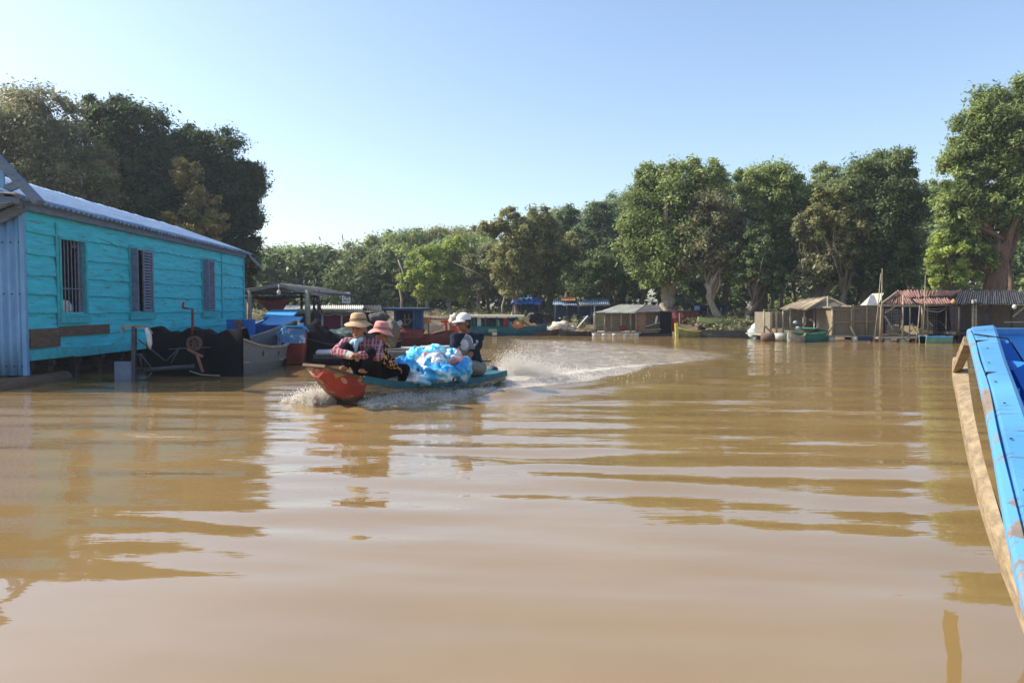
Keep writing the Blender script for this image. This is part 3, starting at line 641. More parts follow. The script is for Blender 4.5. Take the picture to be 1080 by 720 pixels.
# pale blue corrugated end with its lower roof
mb = MB(); yb = YN-.05
mb.corr((FX-4.2, yb, .17), (FX+.02, yb, .17), (FX+.02, yb, 3.02), (FX-4.2, yb, 1.3+1.6), 30, .022, 4, .0, seed=2, steps=8)
mb.build('end_wall', 'bluecorr', house, smooth=True)
nl = MB()
for i in range(5):
    for z in (.32, 1.55, 2.42): nl.box((FX-.05-i*.14, yb-.04, z), (FX-.03-i*.14, yb-.02, z+.02))
nl.build('nail', 'dark', house)
MB().box((FX-.03, yb-.035, .17), (FX+.045, yb+.03, 3.02)).build('corner_post', 'bluecorr', house)
p = [at(-30, 246, YN-.12), at(27, 217, YN-.12)]
MB().bar(p[0], p[1], .05, .16).build('barge_board', 'fascia', house)
MB().corr(at(-40, 238, YN-.15)+Vector((0, -.3, 0)), at(20, 215, YN-.15)+Vector((0, -.3, 0)), at(20, 214, YN-.15)+Vector((0, .5, .12)), at(-40, 237, YN-.15)+Vector((0, .5, .12)), 8, .012, 2).build('porch_roof', 'zinc', house, smooth=True)
MB().bar(at(-40, 208, YN-.3), at(22, 212, YN-.3), .08, .11).build('beam', 'fascia', house)
MB().bar(at(-40, 203, YN-.3)+Vector((0, -.05, .04)), at(21, 207.5, YN-.3)+Vector((0, -.05, .04)), .16, .02).build('sunlit_beam_top', 'white', house)  # sunlit top of the beam, put in as a white strip
MB().bar(at(-40, 219, YN-.25), at(22, 193, YN-.25), .05, .13).build('brace', 'fascia', house)
MB().bar(at(-40, 128, YN-.35), at(42, 214, YN-.35), .10, .19, (0, 1, 0)).build('rafter', 'fascia', house)
MB().box(at(-8, 210, YN-.28), at(5, 175, YN-.24)).build('gable_post', 'bluecorr', house)
# what carries it
for px in (34, 56, 84, 108, 130, 160, 190, 215, 240):
    y = fy(px); MB().box((FX-.20, y-.07, -.5), (FX-.07, y+.07, .45)).build('post', 'dark', house)
    MB().box((FX-1.6, y-.07, -.5), (FX-1.47, y+.07, .45)).build('post', 'dark', house)
    MB().bar((FX-4.0, y, .35), (FX+.0, y, .35), .1, .12).build('joist', 'dark', house)
MB().tube([(FX-.02, 11.6, .03), (FX-.02, 13.9, .02)], .14, 10).tube([(FX-.36, 11.4, .02), (FX-.36, 13.9, .02)], .13, 10).tube([(FX-1.2, YN, 0), (FX-1.2, YF, 0)], .2, 10).tube([(FX-2.2, YN, 0), (FX-2.2, YF, 0)], .2, 10).build('float_log', 'brown', house, smooth=True)
MB().box((FX-4.2, YN+1, -.2), (FX-2.6, YF, .35)).build('float_deck', 'hulldark', house)
# white bundle lying behind the first window's bars
mb = MB(); a, b_, z0, z1 = wins[0]
mb.ell((FX-.12, a+.28, z0+.12), (.10, .27, .16), fn=lambda d: 1+.15*math.sin(d.x*5+d.y*7)*math.cos(d.z*4)); mb.ell((FX-.12, a+.10, z0+.27), (.09, .10, .14))
mb = mb.build('cloth_bundle', 'white', None, (FX-.12, a+.2, z0), smooth=True); setp(mb, 'white cloth bundle behind the barred window of the turquoise house', 'cloth')
# ------------------------------------------------------------------ boats
def hullmesh(mb_list, st, org, d, t=.03, inner=True):
    """st: (s, half width, half bottom, z keel, z gunwale); d = unit xy direction of growing s"""
    d = Vector((d[0], d[1], 0)).normalized(); nn = Vector((d.y, -d.x, 0)); o = Vector(org)
    def P(s, w, z): q = o+d*s+nn*w; q.z = z; return q
    mb = MB(); n = len(st)
    for lay in (0, 1):
        for (s, w, wb, zk, zg) in st:
            k = t*lay; w_ = max(w-k, .004); b_ = max(wb-k, .003); kk = zk+(k if lay else 0); m_ = (w_*.62+b_*.38); zm = kk+(zg-kk)*.5
            for q in (P(s, -w_, zg), P(s, -m_*1.03, zm), P(s, -b_, kk), P(s, b_, kk), P(s, m_*1.03, zm), P(s, w_, zg)): mb.v.append(tuple(q))
    N = n*6
    for i in range(n-1):
        for j in range(5):
            a = i*6+j; mb.f.append((a, a+1, a+7, a+6)); mb.f.append((a+N, a+6+N, a+7+N, a+1+N))
        for j in (0, 5):
            a = i*6+j; mb.f.append((a, a+6, a+6+N, a+N) if j == 0 else (a, a+N, a+6+N, a+6))
    for i, sgn in ((0, 1), (n-1, -1)):
        a = i*6; f = (a, a+1, a+2, a+3, a+4, a+5); g = tuple(q+N for q in f)
        mb.f.append(f if sgn < 0 else f[::-1]); mb.f.append(g[::-1] if sgn < 0 else g)
    return mb, P
def boat(name, label, cat, A, B, W, st=None, hm='brown', gm='greywood', group=None, H=.35, rb=.35, rs_=.1, thw=3, tw='greywood', gw=.05, x=1.0):
    """A stern, B bow tip, both on the water line"""
    A = Vector((A[0], A[1], 0)); B = Vector((B[0], B[1], 0)); L = (B-A).length; d = (B-A).normalized()
    st = st or [(0, W*.36, W*.26, -.04, H+rs_), (L*.2, W*.46, W*.36, -.1, H+rs_*.3), (L*.5, W*.5, W*.4, -.12, H), (L*.75, W*.42, W*.3, -.08, H+rb*.25), (L*.92, W*.22, W*.1, .02, H+rb*.7), (L, W*.05, W*.02, .14+H*.3, H+rb)]
    c = (A+B)/2; r = thing(name, label, cat, (c.x, c.y, 0), group)
    mb, P = hullmesh(None, st, A, d)
    mb.build('hull', hm, r)
    for sg in (-1, 1):
        g = MB()
        for (a, b_) in zip(st[:-1], st[1:]):
            g.bar(P(a[0], sg*a[1], a[4]+.004), P(b_[0], sg*b_[1], b_[4]+.004), gw, gw*.7)
        g.build('gunwale', gm, r)
    for i in range(thw):
        s = L*(.22+.5*i/max(1, thw-1)) if thw > 1 else L*.5
        w = np.interp(s, [q[0] for q in st], [q[1] for q in st])-.03; z = np.interp(s, [q[0] for q in st], [q[4] for q in st])-.07
        MB().plate(P(s-.11, -w, z), P(s+.11, -w, z), P(s+.11, w, z), P(s-.11, w, z), .03).build('thwart', tw, r)
    return r, P, L, st

# --- the motor boat under way
moto_m = bpy.data.materials.new('worn_red_and_brown_hull'); moto_m.use_nodes = True; n = moto_m.node_tree; L_ = n.links.new; b = n.nodes['Principled BSDF']
tc = n.nodes.new('ShaderNodeTexCoord'); sp_ = n.nodes.new('ShaderNodeSeparateXYZ'); L_(tc.outputs['Object'], sp_.inputs[0])
def nz_(sc, st, det=7):
    mp = n.nodes.new('ShaderNodeMapping'); mp.inputs['Scale'].default_value = st; L_(tc.outputs['Object'], mp.inputs[0]); q = n.nodes.new('ShaderNodeTexNoise'); q.inputs['Scale'].default_value = sc; q.inputs['Detail'].default_value = det; q.inputs['Roughness'].default_value = .65; L_(mp.outputs[0], q.inputs[0]); return q.outputs[0]
def rp_(v, p0, p1, c0, c1):
    q = n.nodes.new('ShaderNodeValToRGB'); q.color_ramp.elements[0].position = p0; q.color_ramp.elements[1].position = p1; q.color_ramp.elements[0].color = (*c0, 1); q.color_ramp.elements[1].color = (*c1, 1); L_(v, q.inputs[0]); return q.outputs[0]
def mx_(f, a, c):
    q = n.nodes.new('ShaderNodeMix'); q.data_type = 'RGBA'; L_(f, q.inputs['Factor'])
    for nm, v in (('A', a), ('B', c)):
        if isinstance(v, tuple): q.inputs[nm].default_value = (*v, 1)
        else: L_(v, q.inputs[nm])
    return q.outputs['Result']
def mm_(op, a, c):
    q = n.nodes.new('ShaderNodeMath'); q.operation = op
    for i, v in enumerate((a, c)):
        if isinstance(v, (int, float)): q.inputs[i].default_value = v
        else: L_(v, q.inputs[i])
    return q.outputs[0]
wood = rp_(nz_(6, (.5, .5, 4)), .35, .65, (.14, .085, .045), (.42, .30, .18))
redp = rp_(nz_(5, (1, 1, 1)), .3, .7, (.20, .022, .016), (.40, .040, .026))
grn = (.03, .09, .05)
# red paint covers the bow as far as a ragged edge; green near the water
bowd = mm_('MULTIPLY', sp_.outputs['X'], -1.0)
f1 = mm_('GREATER_THAN', mm_('ADD', bowd, mm_('MULTIPLY', mm_('SUBTRACT', nz_(3.2, (1, 1, 1)), .5), 1.1)), .45)
f1 = mm_('MULTIPLY', f1, mm_('LESS_THAN', nz_(2.3, (1.3, 1.3, 2.2), 9), .56))
c1 = mx_(f1, wood, redp)
f2 = mm_('LESS_THAN', mm_('ADD', sp_.outputs['Z'], mm_('MULTIPLY', mm_('SUBTRACT', nz_(6, (1, 1, 1)), .5), .35)), .10)
c2 = mx_(f2, c1, mx_(f1, grn, (.10, .05, .03)))
L_(c2, b.inputs['Base Color']); b.inputs['Roughness'].default_value = .6
S0, B0 = Vector((-.42, 12.6, 0)), Vector((-2.60, 9.9, 0))
LB = (B0-S0).length+.0
st = [(0, .42, .33, -.06, .28), (.7, .48, .38, -.09, .225), (1.4, .50, .40, -.09, .215), (2.1, .50, .37, -.06, .25), (2.6, .46, .31, -.03, .32), (3.0, .40, .22, .03, .41), (3.25, .31, .11, .20, .50), (LB, .23, .06, .41, .57)]
dB = (B0-S0).normalized()
c = (S0+B0)/2; moto = thing('motorboat', 'small wooden motorboat with a red-painted bow speeding past with three people', 'boat', (c.x, c.y, 0))
mb, PM = hullmesh(None, st, S0, dB, .025); mb.build('hull', moto_m, moto)
for sg in (-1, 1):
    g = MB()
    for (a, b_) in zip(st[:-3], st[1:-2]):
        g.bar(PM(a[0], sg*(a[1]+.004), a[4]-.03), PM(b_[0], sg*(b_[1]+.004), b_[4]-.03), .03, .09)
    g.build('gunwale', 'teal', moto)
# flat bow deck, stern deck, floor, seats
def deck(s0, s1, z0, z1, name, m, ins=.02, t=.03):
    w0 = np.interp(s0, [q[0] for q in st], [q[1] for q in st])-ins; w1 = np.interp(s1, [q[0] for q in st], [q[1] for q in st])-ins
    return MB().plate(PM(s0, w0, z0), PM(s1, w1, z1), PM(s1, -w1, z1), PM(s0, -w0, z0), t).build(name, m, moto)
deck(3.05, LB+.03, .425, .59, 'bow_deck', 'brown', -.01, .035)
deck(0, .75, .285, .235, 'stern_deck', 'teal')
deck(.75, 3.0, .02, .05, 'floor_boards', 'brown', .10)
for s in (1.2, 2.45): deck(s-.12, s+.12, .19, .2, 'thwart', 'greywood')
# pale heart-like worn patch and small ring on the bow flank
def onside(s, f, off=.006):   # point on the near flank, f = height share
    q = [np.interp(s, [k[0] for k in st], [k[i] for k in st]) for i in (1, 2, 3, 4)]
    z = q[2]+(q[3]-q[2])*f; m_ = (q[0]*.62+q[1]*.38)*1.03
    w = q[1]+(m_-q[1])*f*2 if f < .5 else m_+(q[0]-m_)*(f-.5)*2
    return PM(s, -(w+off), z)
m_ = MB(); pts = []
for i in range(12):
    t_ = 2*PI*i/12; r_ = .045*(1+.25*math.sin(2*t_+.6)); pts.append((3.22+r_*math.cos(t_)*.8, .60+r_*2.6*math.sin(t_)))
k0 = [onside(a, f) for a, f in pts]; m_.add(k0+[onside(a, f, -.01) for a, f in pts], [tuple(range(12)), tuple(range(23, 11, -1))]+[(i, 12+i, 12+(i+1) % 12, (i+1) % 12) for i in range(12)])
m_.build('paint_patch', mat('bare_pinkish_wood', (.55, .33, .25), rough=.8), moto)
# outboard motor at the stern
mo = MB(); e = PM(-.16, .0, .2); mo.tube([PM(-.12, 0, .25), PM(-.14, 0, -.25)], [.05, .04], 8); mo.build('motor_leg', 'steel', moto, smooth=True)
MB().ell(PM(-.16, 0, .27), (.085, .085, .07)).build('motor_cowl', 'navy', moto, smooth=True)
MB().tube([PM(-.12, .02, .42), PM(.35, .05, .45)], .016, 6).build('tiller', 'steel', moto)

# --- plastic sacks of goods heaped amidships
plast = {}
def sackmat(name, ca, cb, cc, bal):
    m = bpy.data.materials.new(name); m.use_nodes = True; n = m.node_tree; b = n.nodes['Principled BSDF']; L = n.links.new
    tc = n.nodes.new('ShaderNodeTexCoord'); v = n.nodes.new('ShaderNodeTexNoise'); v.inputs['Scale'].default_value = 5; v.inputs['Detail'].default_value = 3; L(tc.outputs['Object'], v.inputs[0])
    r = n.nodes.new('ShaderNodeValToRGB'); r.color_ramp.interpolation = 'EASE'; e = r.color_ramp.elements; e[0].position = bal-.05; e[0].color = (*ca, 1); e[1].position = bal+.04; e[1].color = (*cb, 1)
    q = e.new(min(bal+.16, .99)); q.color = (*cc, 1); L(v.outputs[0], r.inputs[0]); L(r.outputs[0], b.inputs['Base Color'])
    b.inputs['Roughness'].default_value = .28; b.inputs['Specular IOR Level'].default_value = .5
    w = n.nodes.new('ShaderNodeTexVoronoi'); w.feature = 'DISTANCE_TO_EDGE'; w.inputs['Scale'].default_value = 9; L(tc.outputs['Object'], w.inputs['Vector'])
    bp = n.nodes.new('ShaderNodeBump'); bp.inputs['Strength'].default_value = .8; bp.inputs['Distance'].default_value = .04; L(w.outputs[0], bp.inputs['Height']); L(bp.outputs[0], b.inputs['Normal'])
    return m
sk_b = sackmat('blue_film', (.03, .33, .72), (.10, .55, .85), (.7, .78, .82), .50)
sk_w = sackmat('white_blue_film', (.05, .45, .75), (.78, .80, .82), (.75, .32, .33), .42)
sk_c = sackmat('cyan_film', (.10, .62, .85), (.45, .80, .90), (.75, .82, .85), .5)
def sack(label, px, py, Y, rx, ry, rz, m, seed):
    p = at(px, py, Y); rr = random.Random(seed); ph = [rr.uniform(0, 6) for _ in range(6)]
    def fn(d):
        a = math.atan2(d.y, d.x)
        return 1+.07*math.sin(5*a+ph[0]+3*d.z)+.05*math.sin(9*a+ph[1])*(.4+abs(d.z))+.05*math.sin(7*d.z+ph[2]+2*a)+.03*math.sin(15*a+ph[3]-6*d.z)+.05*max(0, d.z-.86)/.14+.06*math.sin(4.3*d.x+5.1*d.y+6*d.z+ph[4])+.05*math.sin(8*d.x-7*d.y+ph[5])
    o = MB().ell(p, (rx, ry, rz), 40, 26, fn).build('plastic_sack', m, None, (p.x, p.y, p.z-rz), smooth=True)
    setp(o, label, 'sack', 'plastic sacks heaped in the motorboat'); return o
sack('blue and white plastic sack just right of the crouched woman\'s knee', 426, 388.5, 10.75, .22, .2, 0.156, sk_b, 1)
sack('large white sack with pinkish print in the middle of the heap', 455, 385.5, 10.9, .23, .2, 0.18, sk_w, 2)
sack('bright blue sack bulging low in the middle of the heap', 462, 393.5, 10.75, .27, .2, 0.139, sk_b, 3)
sack('small cyan sack on the very top of the heap', 458, 370.5, 11.2, .16, .14, 0.098, sk_c, 4)
sack('white and blue sack high on the heap next to the man\'s hands', 477, 376.5, 11.2, .15, .14, 0.123, sk_w, 5)
sack('blue sack at the right end of the heap against the man\'s knees', 487, 389.5, 11.25, .15, .16, 0.18, sk_b, 6)
sack('blue sack behind the heap on the left', 439, 375.5, 11.3, .15, .14, 0.131, sk_c, 7)
sack('low white sack along the near gunwale at the foot of the heap', 441, 399.5, 10.68, .27, .14, 0.09, sackmat('clear_film', (.55, .62, .68), (.78, .80, .82), (.3, .6, .8), .45), 8)
sack('pink and white sack wedged between the heap and the man', 491, 383.5, 11.45, .10, .1, 0.098, sackmat('pink_white_film', (.75, .4, .42), (.8, .78, .78), (.4, .6, .8), .42), 9)

# --- people
def fabric(name, kind):
    m = bpy.data.materials.new(name); m.use_nodes = True; n = m.node_tree; b = n.nodes['Principled BSDF']; L = n.links.new; b.inputs['Roughness'].default_value = .85; b.inputs['Specular IOR Level'].default_value = .15
    tc = n.nodes.new('ShaderNodeTexCoord'); sx = n.nodes.new('ShaderNodeSeparateXYZ'); L(tc.outputs['Object'], sx.inputs[0])
    def wv(sc, ax, thr):
        q = n.nodes.new('ShaderNodeMath'); q.operation = 'MULTIPLY'; L(sx.outputs[ax], q.inputs[0]); q.inputs[1].default_value = sc
        s = n.nodes.new('ShaderNodeMath'); s.operation = 'SINE'; L(q.outputs[0], s.inputs[0]); g = n.nodes.new('ShaderNodeMath'); g.operation = 'GREATER_THAN'; L(s.outputs[0], g.inputs[0]); g.inputs[1].default_value = thr; return g.outputs[0]
    def mix(f, a, c):
        q = n.nodes.new('ShaderNodeMix'); q.data_type = 'RGBA'; L(f, q.inputs['Factor'])
        for nm, v in (('A', a), ('B', c)):
            if isinstance(v, tuple): q.inputs[nm].default_value = (*v, 1)
            else: L(v, q.inputs[nm])
        return q.outputs['Result']
    if kind == 'plaid':
        o = mix(wv(120, 'Z', .1), (.30, .07, .09), (.10, .04, .09)); o = mix(wv(120, 'X', .35), o, (.38, .18, .20)); o = mix(wv(60, 'Z', .965), o, (.45, .33, .33)); o = mix(wv(60, 'X', .97), o, (.45, .33, .33))
    elif kind == 'floral':
        v = n.nodes.new('ShaderNodeTexNoise'); v.inputs['Scale'].default_value = 22; v.inputs['Detail'].default_value = 1; L(tc.outputs['Object'], v.inputs[0]); g = n.nodes.new('ShaderNodeMath'); g.operation = 'GREATER_THAN'; L(v.outputs[0], g.inputs[0]); g.inputs[1].default_value = .53
        v2 = n.nodes.new('ShaderNodeTexNoise'); v2.inputs['Scale'].default_value = 34; L(tc.outputs['Object'], v2.inputs[0]); g2 = n.nodes.new('ShaderNodeMath'); g2.operation = 'GREATER_THAN'; L(v2.outputs[0], g2.inputs[0]); g2.inputs[1].default_value = .62
        o = mix(g.outputs[0], (.02, .012, .012), (.62, .36, .12)); o = mix(g2.outputs[0], o, (.35, .08, .04))
    elif kind == 'polo':
        o = mix(wv(95, 'Y', .55), (.20, .20, .22), (.50, .50, .52))
    v = n.nodes.new('ShaderNodeTexNoise'); v.inputs['Scale'].default_value = 9; L(tc.outputs['Object'], v.inputs[0])
    bp = n.nodes.new('ShaderNodeBump'); bp.inputs['Strength'].default_value = .6; bp.inputs['Distance'].default_value = .05; L(v.outputs[0], bp.inputs['Height']); L(bp.outputs[0], b.inputs['Normal'])
    L(o, b.inputs['Base Color']); return m
def wrinkle(d, k=0): return 1
def person(label, J, skin, shirt, pants, K=1.08, sleeve=1.0, shorts=False, face=(0, -1, 0), up=(0, 0, 1), bulk=.86):
    """J holds the joints as world points; names: head neck chest pelvis, sh el ha hip kn an toe with 0/1"""
    V = {k: (v if isinstance(v, Vector) else at(*v)) for k, v in J.items()}
    base = V['pelvis'].copy(); base.z -= .1
    r = thing('person', label, 'person', tuple(base))
    f = Vector(face).normalized(); u = Vector(up); u = (u-f*u.dot(f)).normalized(); s_ = f.cross(u)      # s_ = right of the face
    R = Matrix((s_, f, u)).transposed()       # columns
    H = V['head']; k = K
    mb = MB()
    def hp(x, y, z): return H+R @ Vector((x, y, z))*K
    rot = R.to_3x3()
    mb.ell(hp(0, -.008, .018), (.076*k, .095*k, .100*k), 20, 14, None, rot)        # skull
    mb.ell(hp(0, .022, -.045), (.058*k, .068*k, .068*k), 18, 12, None, rot)       # jaw and face
    mb.ell(hp(0, .072, -.092), (.025*k, .018*k, .018*k), 10, 8, None, rot)        # chin
    mb.cap(hp(0, .085, .012), .010*k, hp(0, .106, -.030), .015*k, 8)             # nose
    mb.cap(hp(-.045, .075, .028), .012*k, hp(.045, .075, .028), .012*k, 8)       # brow
    for sg in (-1, 1):
        mb.ell(hp(sg*.078, -.004, -.012), (.012*k, .022*k, .034*k), 10, 8, None, rot)
        mb.ell(hp(sg*.036, .068, -.03), (.022*k, .018*k, .022*k), 10, 8, None, rot)
    mb.cap(hp(-.022, .083, -.062), .009*k, hp(.022, .083, -.062), .009*k, 8)
    mb.cap(hp(0, -.02, -.05), .052*k, V['neck'], .058*k)
    k = K*bulk
    shc = (V['sh0']+V['sh1'])/2; hc = (V['hip0']+V['hip1'])/2
    mb.cap(V['sh0'], .062*k, V['sh1'], .062*k); mb.cap(V['chest']+(V['sh0']-shc)*.42, .105*k, V['chest']+(V['sh1']-shc)*.42, .105*k)
    mb.cap(V['chest'], .118*k, V['pelvis'], .125*k); mb.cap(V['hip0'], .105*k, V['hip1'], .105*k); mb.cap(V['neck'], .06*k, V['chest'], .10*k)
    for i in '01':
        mb.cap(V['sh'+i], .052*k, V['el'+i], .039*k); mb.cap(V['el'+i], .039*k, V['ha'+i], .026*k)
        mb.cap(V['hip'+i], .088*k, V['kn'+i], .058*k); mb.cap(V['kn'+i], .055*k, V['an'+i], .036*k)
        mb.cap(V['an'+i]-Vector((0, 0, .02)), .038*k, V['toe'+i], .026*k)
        # palm and five bent fingers
        h = V['ha'+i]; d = (V['ha'+i]-V['el'+i]).normalized(); g = V.get('gr'+i); side = d.cross(Vector((0, 0, 1))); side = side.normalized() if side.length > .1 else s_
        dn = side.cross(d).normalized(); dn = dn if dn.z < 0 else -dn
        pc = h+d*.055*k
        mb.cap(h-side*.018*k, .020*k, pc-side*.026*k, .014*k, 8); mb.cap(h+side*.018*k, .020*k, pc+side*.026*k, .014*k, 8); mb.cap(h, .022*k, pc, .016*k, 8)
        for q, ln in ((-.030, .032), (-.010, .040), (.010, .038), (.030, .030)):
            a0 = pc+side*q*k+d*.012*k; a1 = a0+(d*.8+dn*.6).normalized()*ln*k; a2 = a1+(d*.2+dn*1).normalized()*ln*.8*k
            mb.cap(a0, .0105*k, a1, .0095*k, 7, 3); mb.cap(a1, .0095*k, a2, .0075*k, 7, 3)
        sg = 1 if i == '0' else -1
        t0 = h+side*sg*.024*k+d*.015*k; t1 = t0+(side*sg*.8+d*.7+dn*.2).normalized()*.035*k; mb.cap(t0, .014*k, t1, .010*k, 7, 3); mb.cap(t1, .010*k, t1+(d+dn*.4).normalized()*.026*k, .008*k, 7, 3)
    o = mb.build('body', skin, r); remesh(o, .0075, 3)
    # eyes, mouth, hair
    k = K
    for sg in (-1, 1): MB().ell(hp(sg*.031, .083, .004), (.013*k, .007*k, .006*k), 10, 7, None, rot).build('eye', M['hair'], r, smooth=True)
    MB().ell(hp(0, .094, -.062), (.020*k, .006*k, .005*k), 10, 7, None, rot).build('mouth', mat('lips', (.25, .06, .05), rough=.5), r, smooth=True)
    hm = MB(); hm.ell(hp(0, -.022, .022), (.083*k, .094*k, .106*k), 20, 14, None, rot); hm.ell(hp(0, -.055, -.04), (.066*k, .05*k, .06*k), 14, 10, None, rot); hm.build('hair', 'hair', r, smooth=True)
    # shirt
    k = K*bulk; t = .016*k; mb = MB()
    mb.cap(V['sh0'], .062*k+t, V['sh1'], .062*k+t); mb.cap(V['chest']+(V['sh0']-shc)*.45, .108*k+t, V['chest']+(V['sh1']-shc)*.45, .108*k+t)
    mb.cap(V['chest'], .12*k+t, V['pelvis'], .132*k+t); mb.cap(V['neck']-Vector((0, 0, .035*k)), .066*k+t, V['chest'], .10*k+t)
    for i in '01':
        a, e, h = V['sh'+i], V['el'+i], V['ha'+i]
        mb.cap(a, .056*k+t, e if sleeve > .6 else a.lerp(e, .72), .046*k+t)
        if sleeve > .6:
            w = e.lerp(h, .86); mb.cap(e, .044*k+t, w, .032*k+t)
            for q in (.3, .55, .8): mb.cap(e.lerp(w, q), .043*k+t, e.lerp(w, q+.04), .043*k+t, 10)
        mb.cap(a.lerp(e, .55), .055*k+t, a.lerp(e, .6), .055*k+t, 10)
    o = mb.build('shirt', shirt, r); remesh(o, .011, 4)
    mb = MB(); mb.cap(V['hip0'], .108*k+t*1.1, V['hip1'], .108*k+t*1.1); mb.cap(V['pelvis'], .118*k+t, V['pelvis']+Vector((0, 0, .04)), .112*k+t)
    for i in '01':
        a, e, h = V['hip'+i], V['kn'+i], V['an'+i]
        mb.cap(a, .092*k+t, e if not shorts else a.lerp(e, .8), (.062 if not shorts else .075)*k+t)
        if not shorts: mb.cap(e, .060*k+t, e.lerp(h, .9), .044*k+t)
    o = mb.build('shorts' if shorts else 'trousers', pants, r); remesh(o, .011, 3)
    k = K; return r, hp, rot, k, V
def bucket_hat(r, hp, rot, k, m, band, brim=.155, tilt=0, hh=.115):
    mb = MB(); n = 36; prof = [(0, hh+.012), (.045, hh+.010), (.072, hh), (.082, hh-.02), (.088, .05), (.093, .022), (.12, .008), (brim, -.022), (brim+.004, -.028), (brim-.004, -.03), (.118, -.002), (.090, .012), (.083, .04), (.06, hh-.03), (0, hh-.01)]
    mb.v = []
    for (q, z) in prof:
        for j in range(n):
            t = 2*PI*j/n; wz = (.016*math.sin(2*t+.7)+.006*math.sin(5*t))*(max(0, q-.09)/.06)
            mb.v.append(tuple(hp(q*math.cos(t), q*1.06*math.sin(t)-.01, z+wz+.056+tilt*math.sin(t)*q)))
    for i in range(len(prof)-1):
        for j in range(n): mb.f.append((i*n+j, i*n+(j+1) % n, (i+1)*n+(j+1) % n, (i+1)*n+j))
    h = mb.build('hat', m, r, smooth=True)
    mb = MB()
    for (q, z) in [(.0925, .035), (.0905, .058)]:
        for j in range(n): t = 2*PI*j/n; mb.v.append(tuple(hp((q+.003)*math.cos(t), (q+.003)*1.06*math.sin(t)-.01, z+.056)))
    for j in range(n): mb.f.append((j, (j+1) % n, n+(j+1) % n, n+j))
    mb.build('hat_band', band, h)
blackc = mat('black_trousers_cloth', (.014, .013, .016), (.008, .008, .01), .9, 12, bump=.5, bd=.03, spec=.1)
# woman on the bow
fc = Vector((-.12, -.98, .06))
J = dict(head=(378, 347, 10.12), neck=(381, 359, 10.22), chest=(383, 370, 10.30), pelvis=(388, 389, 10.42), sh0=(365, 362, 10.16), sh1=(398, 363, 10.22),
 el0=(354, 371, 9.95), ha0=(371, 375, 9.80), el1=(399, 376, 10.0), ha1=(377, 374, 9.78), hip0=(382, 391, 10.36), hip1=(394, 391, 10.42), kn0=(365, 367, 9.96), kn1=(390, 372, 9.90),
 an0=(365, 386, 9.93), an1=(385, 389, 9.93), toe0=(360, 388.5, 9.84), toe1=(380, 391, 9.84))
r, hp, rot, k, V = person('woman in a tan bucket hat and red plaid shirt crouching on the motorboat\'s bow', J, 'skin', fabric('red_plaid_cloth', 'plaid'), blackc, 1.24, 1, False, fc, (-.05, -.05, 1))
bucket_hat(r, hp, rot, k, mat('tan_hat_cloth', (.52, .36, .22), (.42, .28, .16), .85, 14, bump=.3), mat('brown_hat_band', (.30, .17, .08)), .152)
for a, b_ in ((.02, -.13),): MB().cap(hp(-.04, .05, -.115), .03*k, hp(.045, .055, -.15), .038*k).cap(hp(.0, .07, -.13), .03*k, hp(.03, .06, -.24), .024*k).build('scarf', mat('pale_blue_scarf', (.42, .62, .72), (.3, .5, .62), .8, 12, bump=.4), r, smooth=True)
e = V['el0'].lerp(V['ha0'], .72); MB().cap(e, .047*k, V['ha0'], .042*k).build('cuff', mat('pale_green_glove', (.5, .62, .6), rough=.8), r, smooth=True)
for i in '01':
    a, e = V['kn'+i], V['an'+i]; s_ = Vector((.055, -.035, 0)); MB().bar(a+s_, a.lerp(e, .9)+s_*.85, .012, .012).build('side_stripe', 'white', r)
# woman behind her, in profile
J = dict(head=(402, 354, 10.55), neck=(399, 365, 10.58), chest=(399, 374, 10.6), pelvis=(402, 390, 10.66), sh0=(402, 366.5, 10.42), sh1=(399, 365, 10.80),
 el0=(406, 381, 10.36), ha0=(418, 387, 10.40), el1=(410, 379, 10.86), ha1=(424, 383, 10.8), hip0=(404, 392, 10.56), hip1=(402, 391, 10.78), kn0=(427, 389, 10.50), kn1=(424, 386, 10.88),
 an0=(423, 404, 10.62), an1=(424, 402, 10.9), toe0=(432, 406, 10.66), toe1=(434, 404, 10.94))
r, hp, rot, k, V = person('woman in a pink bucket hat and black and gold patterned blouse seated behind the bow', J, 'skin', fabric('black_gold_cloth', 'floral'), blackc, 1.14, 1, False, (.88, -.45, -.12), (.1, 0, 1))
bucket_hat(r, hp, rot, k, mat('pink_hat_cloth', (.62, .30, .26), (.5, .22, .2), .85, 14, bump=.3), mat('dark_pink_hat_band', (.42, .18, .17)), .15)
# man at the stern
J = dict(head=(488.5, 340, 11.7), neck=(492, 351, 11.80), chest=(495, 363, 11.82), pelvis=(500, 386, 11.95), sh0=(479.5, 356, 11.66), sh1=(505.5, 355.5, 11.92),
 el0=(478, 371, 11.50), ha0=(470, 372, 11.30), el1=(495, 376, 11.62), ha1=(476, 374, 11.38), hip0=(497, 388, 11.85), hip1=(505, 388, 11.95), kn0=(483, 386, 11.55), kn1=(494, 385, 11.52),
 an0=(482, 402, 11.60), an1=(492, 402, 11.58), toe0=(476, 405, 11.5), toe1=(486, 405, 11.48))
r, hp, rot, k, V = person('man in a white cap and dark polo shirt steering from the motorboat\'s stern', J, 'skind', mat('navy_polo_cloth', (.022, .028, .045), (.015, .018, .03), .9, 8, bump=.5, bd=.04, spec=.1), mat('grey_shorts_cloth', (.20, .22, .20), (.14, .15, .14), .9), 1.2, .3, True, (-.72, -.68, -.05), (0, 0, 1))
capm = mat('white_cap_cloth', (.78, .76, .76), (.62, .58, .6), .8, 10)
mb = MB(); n_ = 28
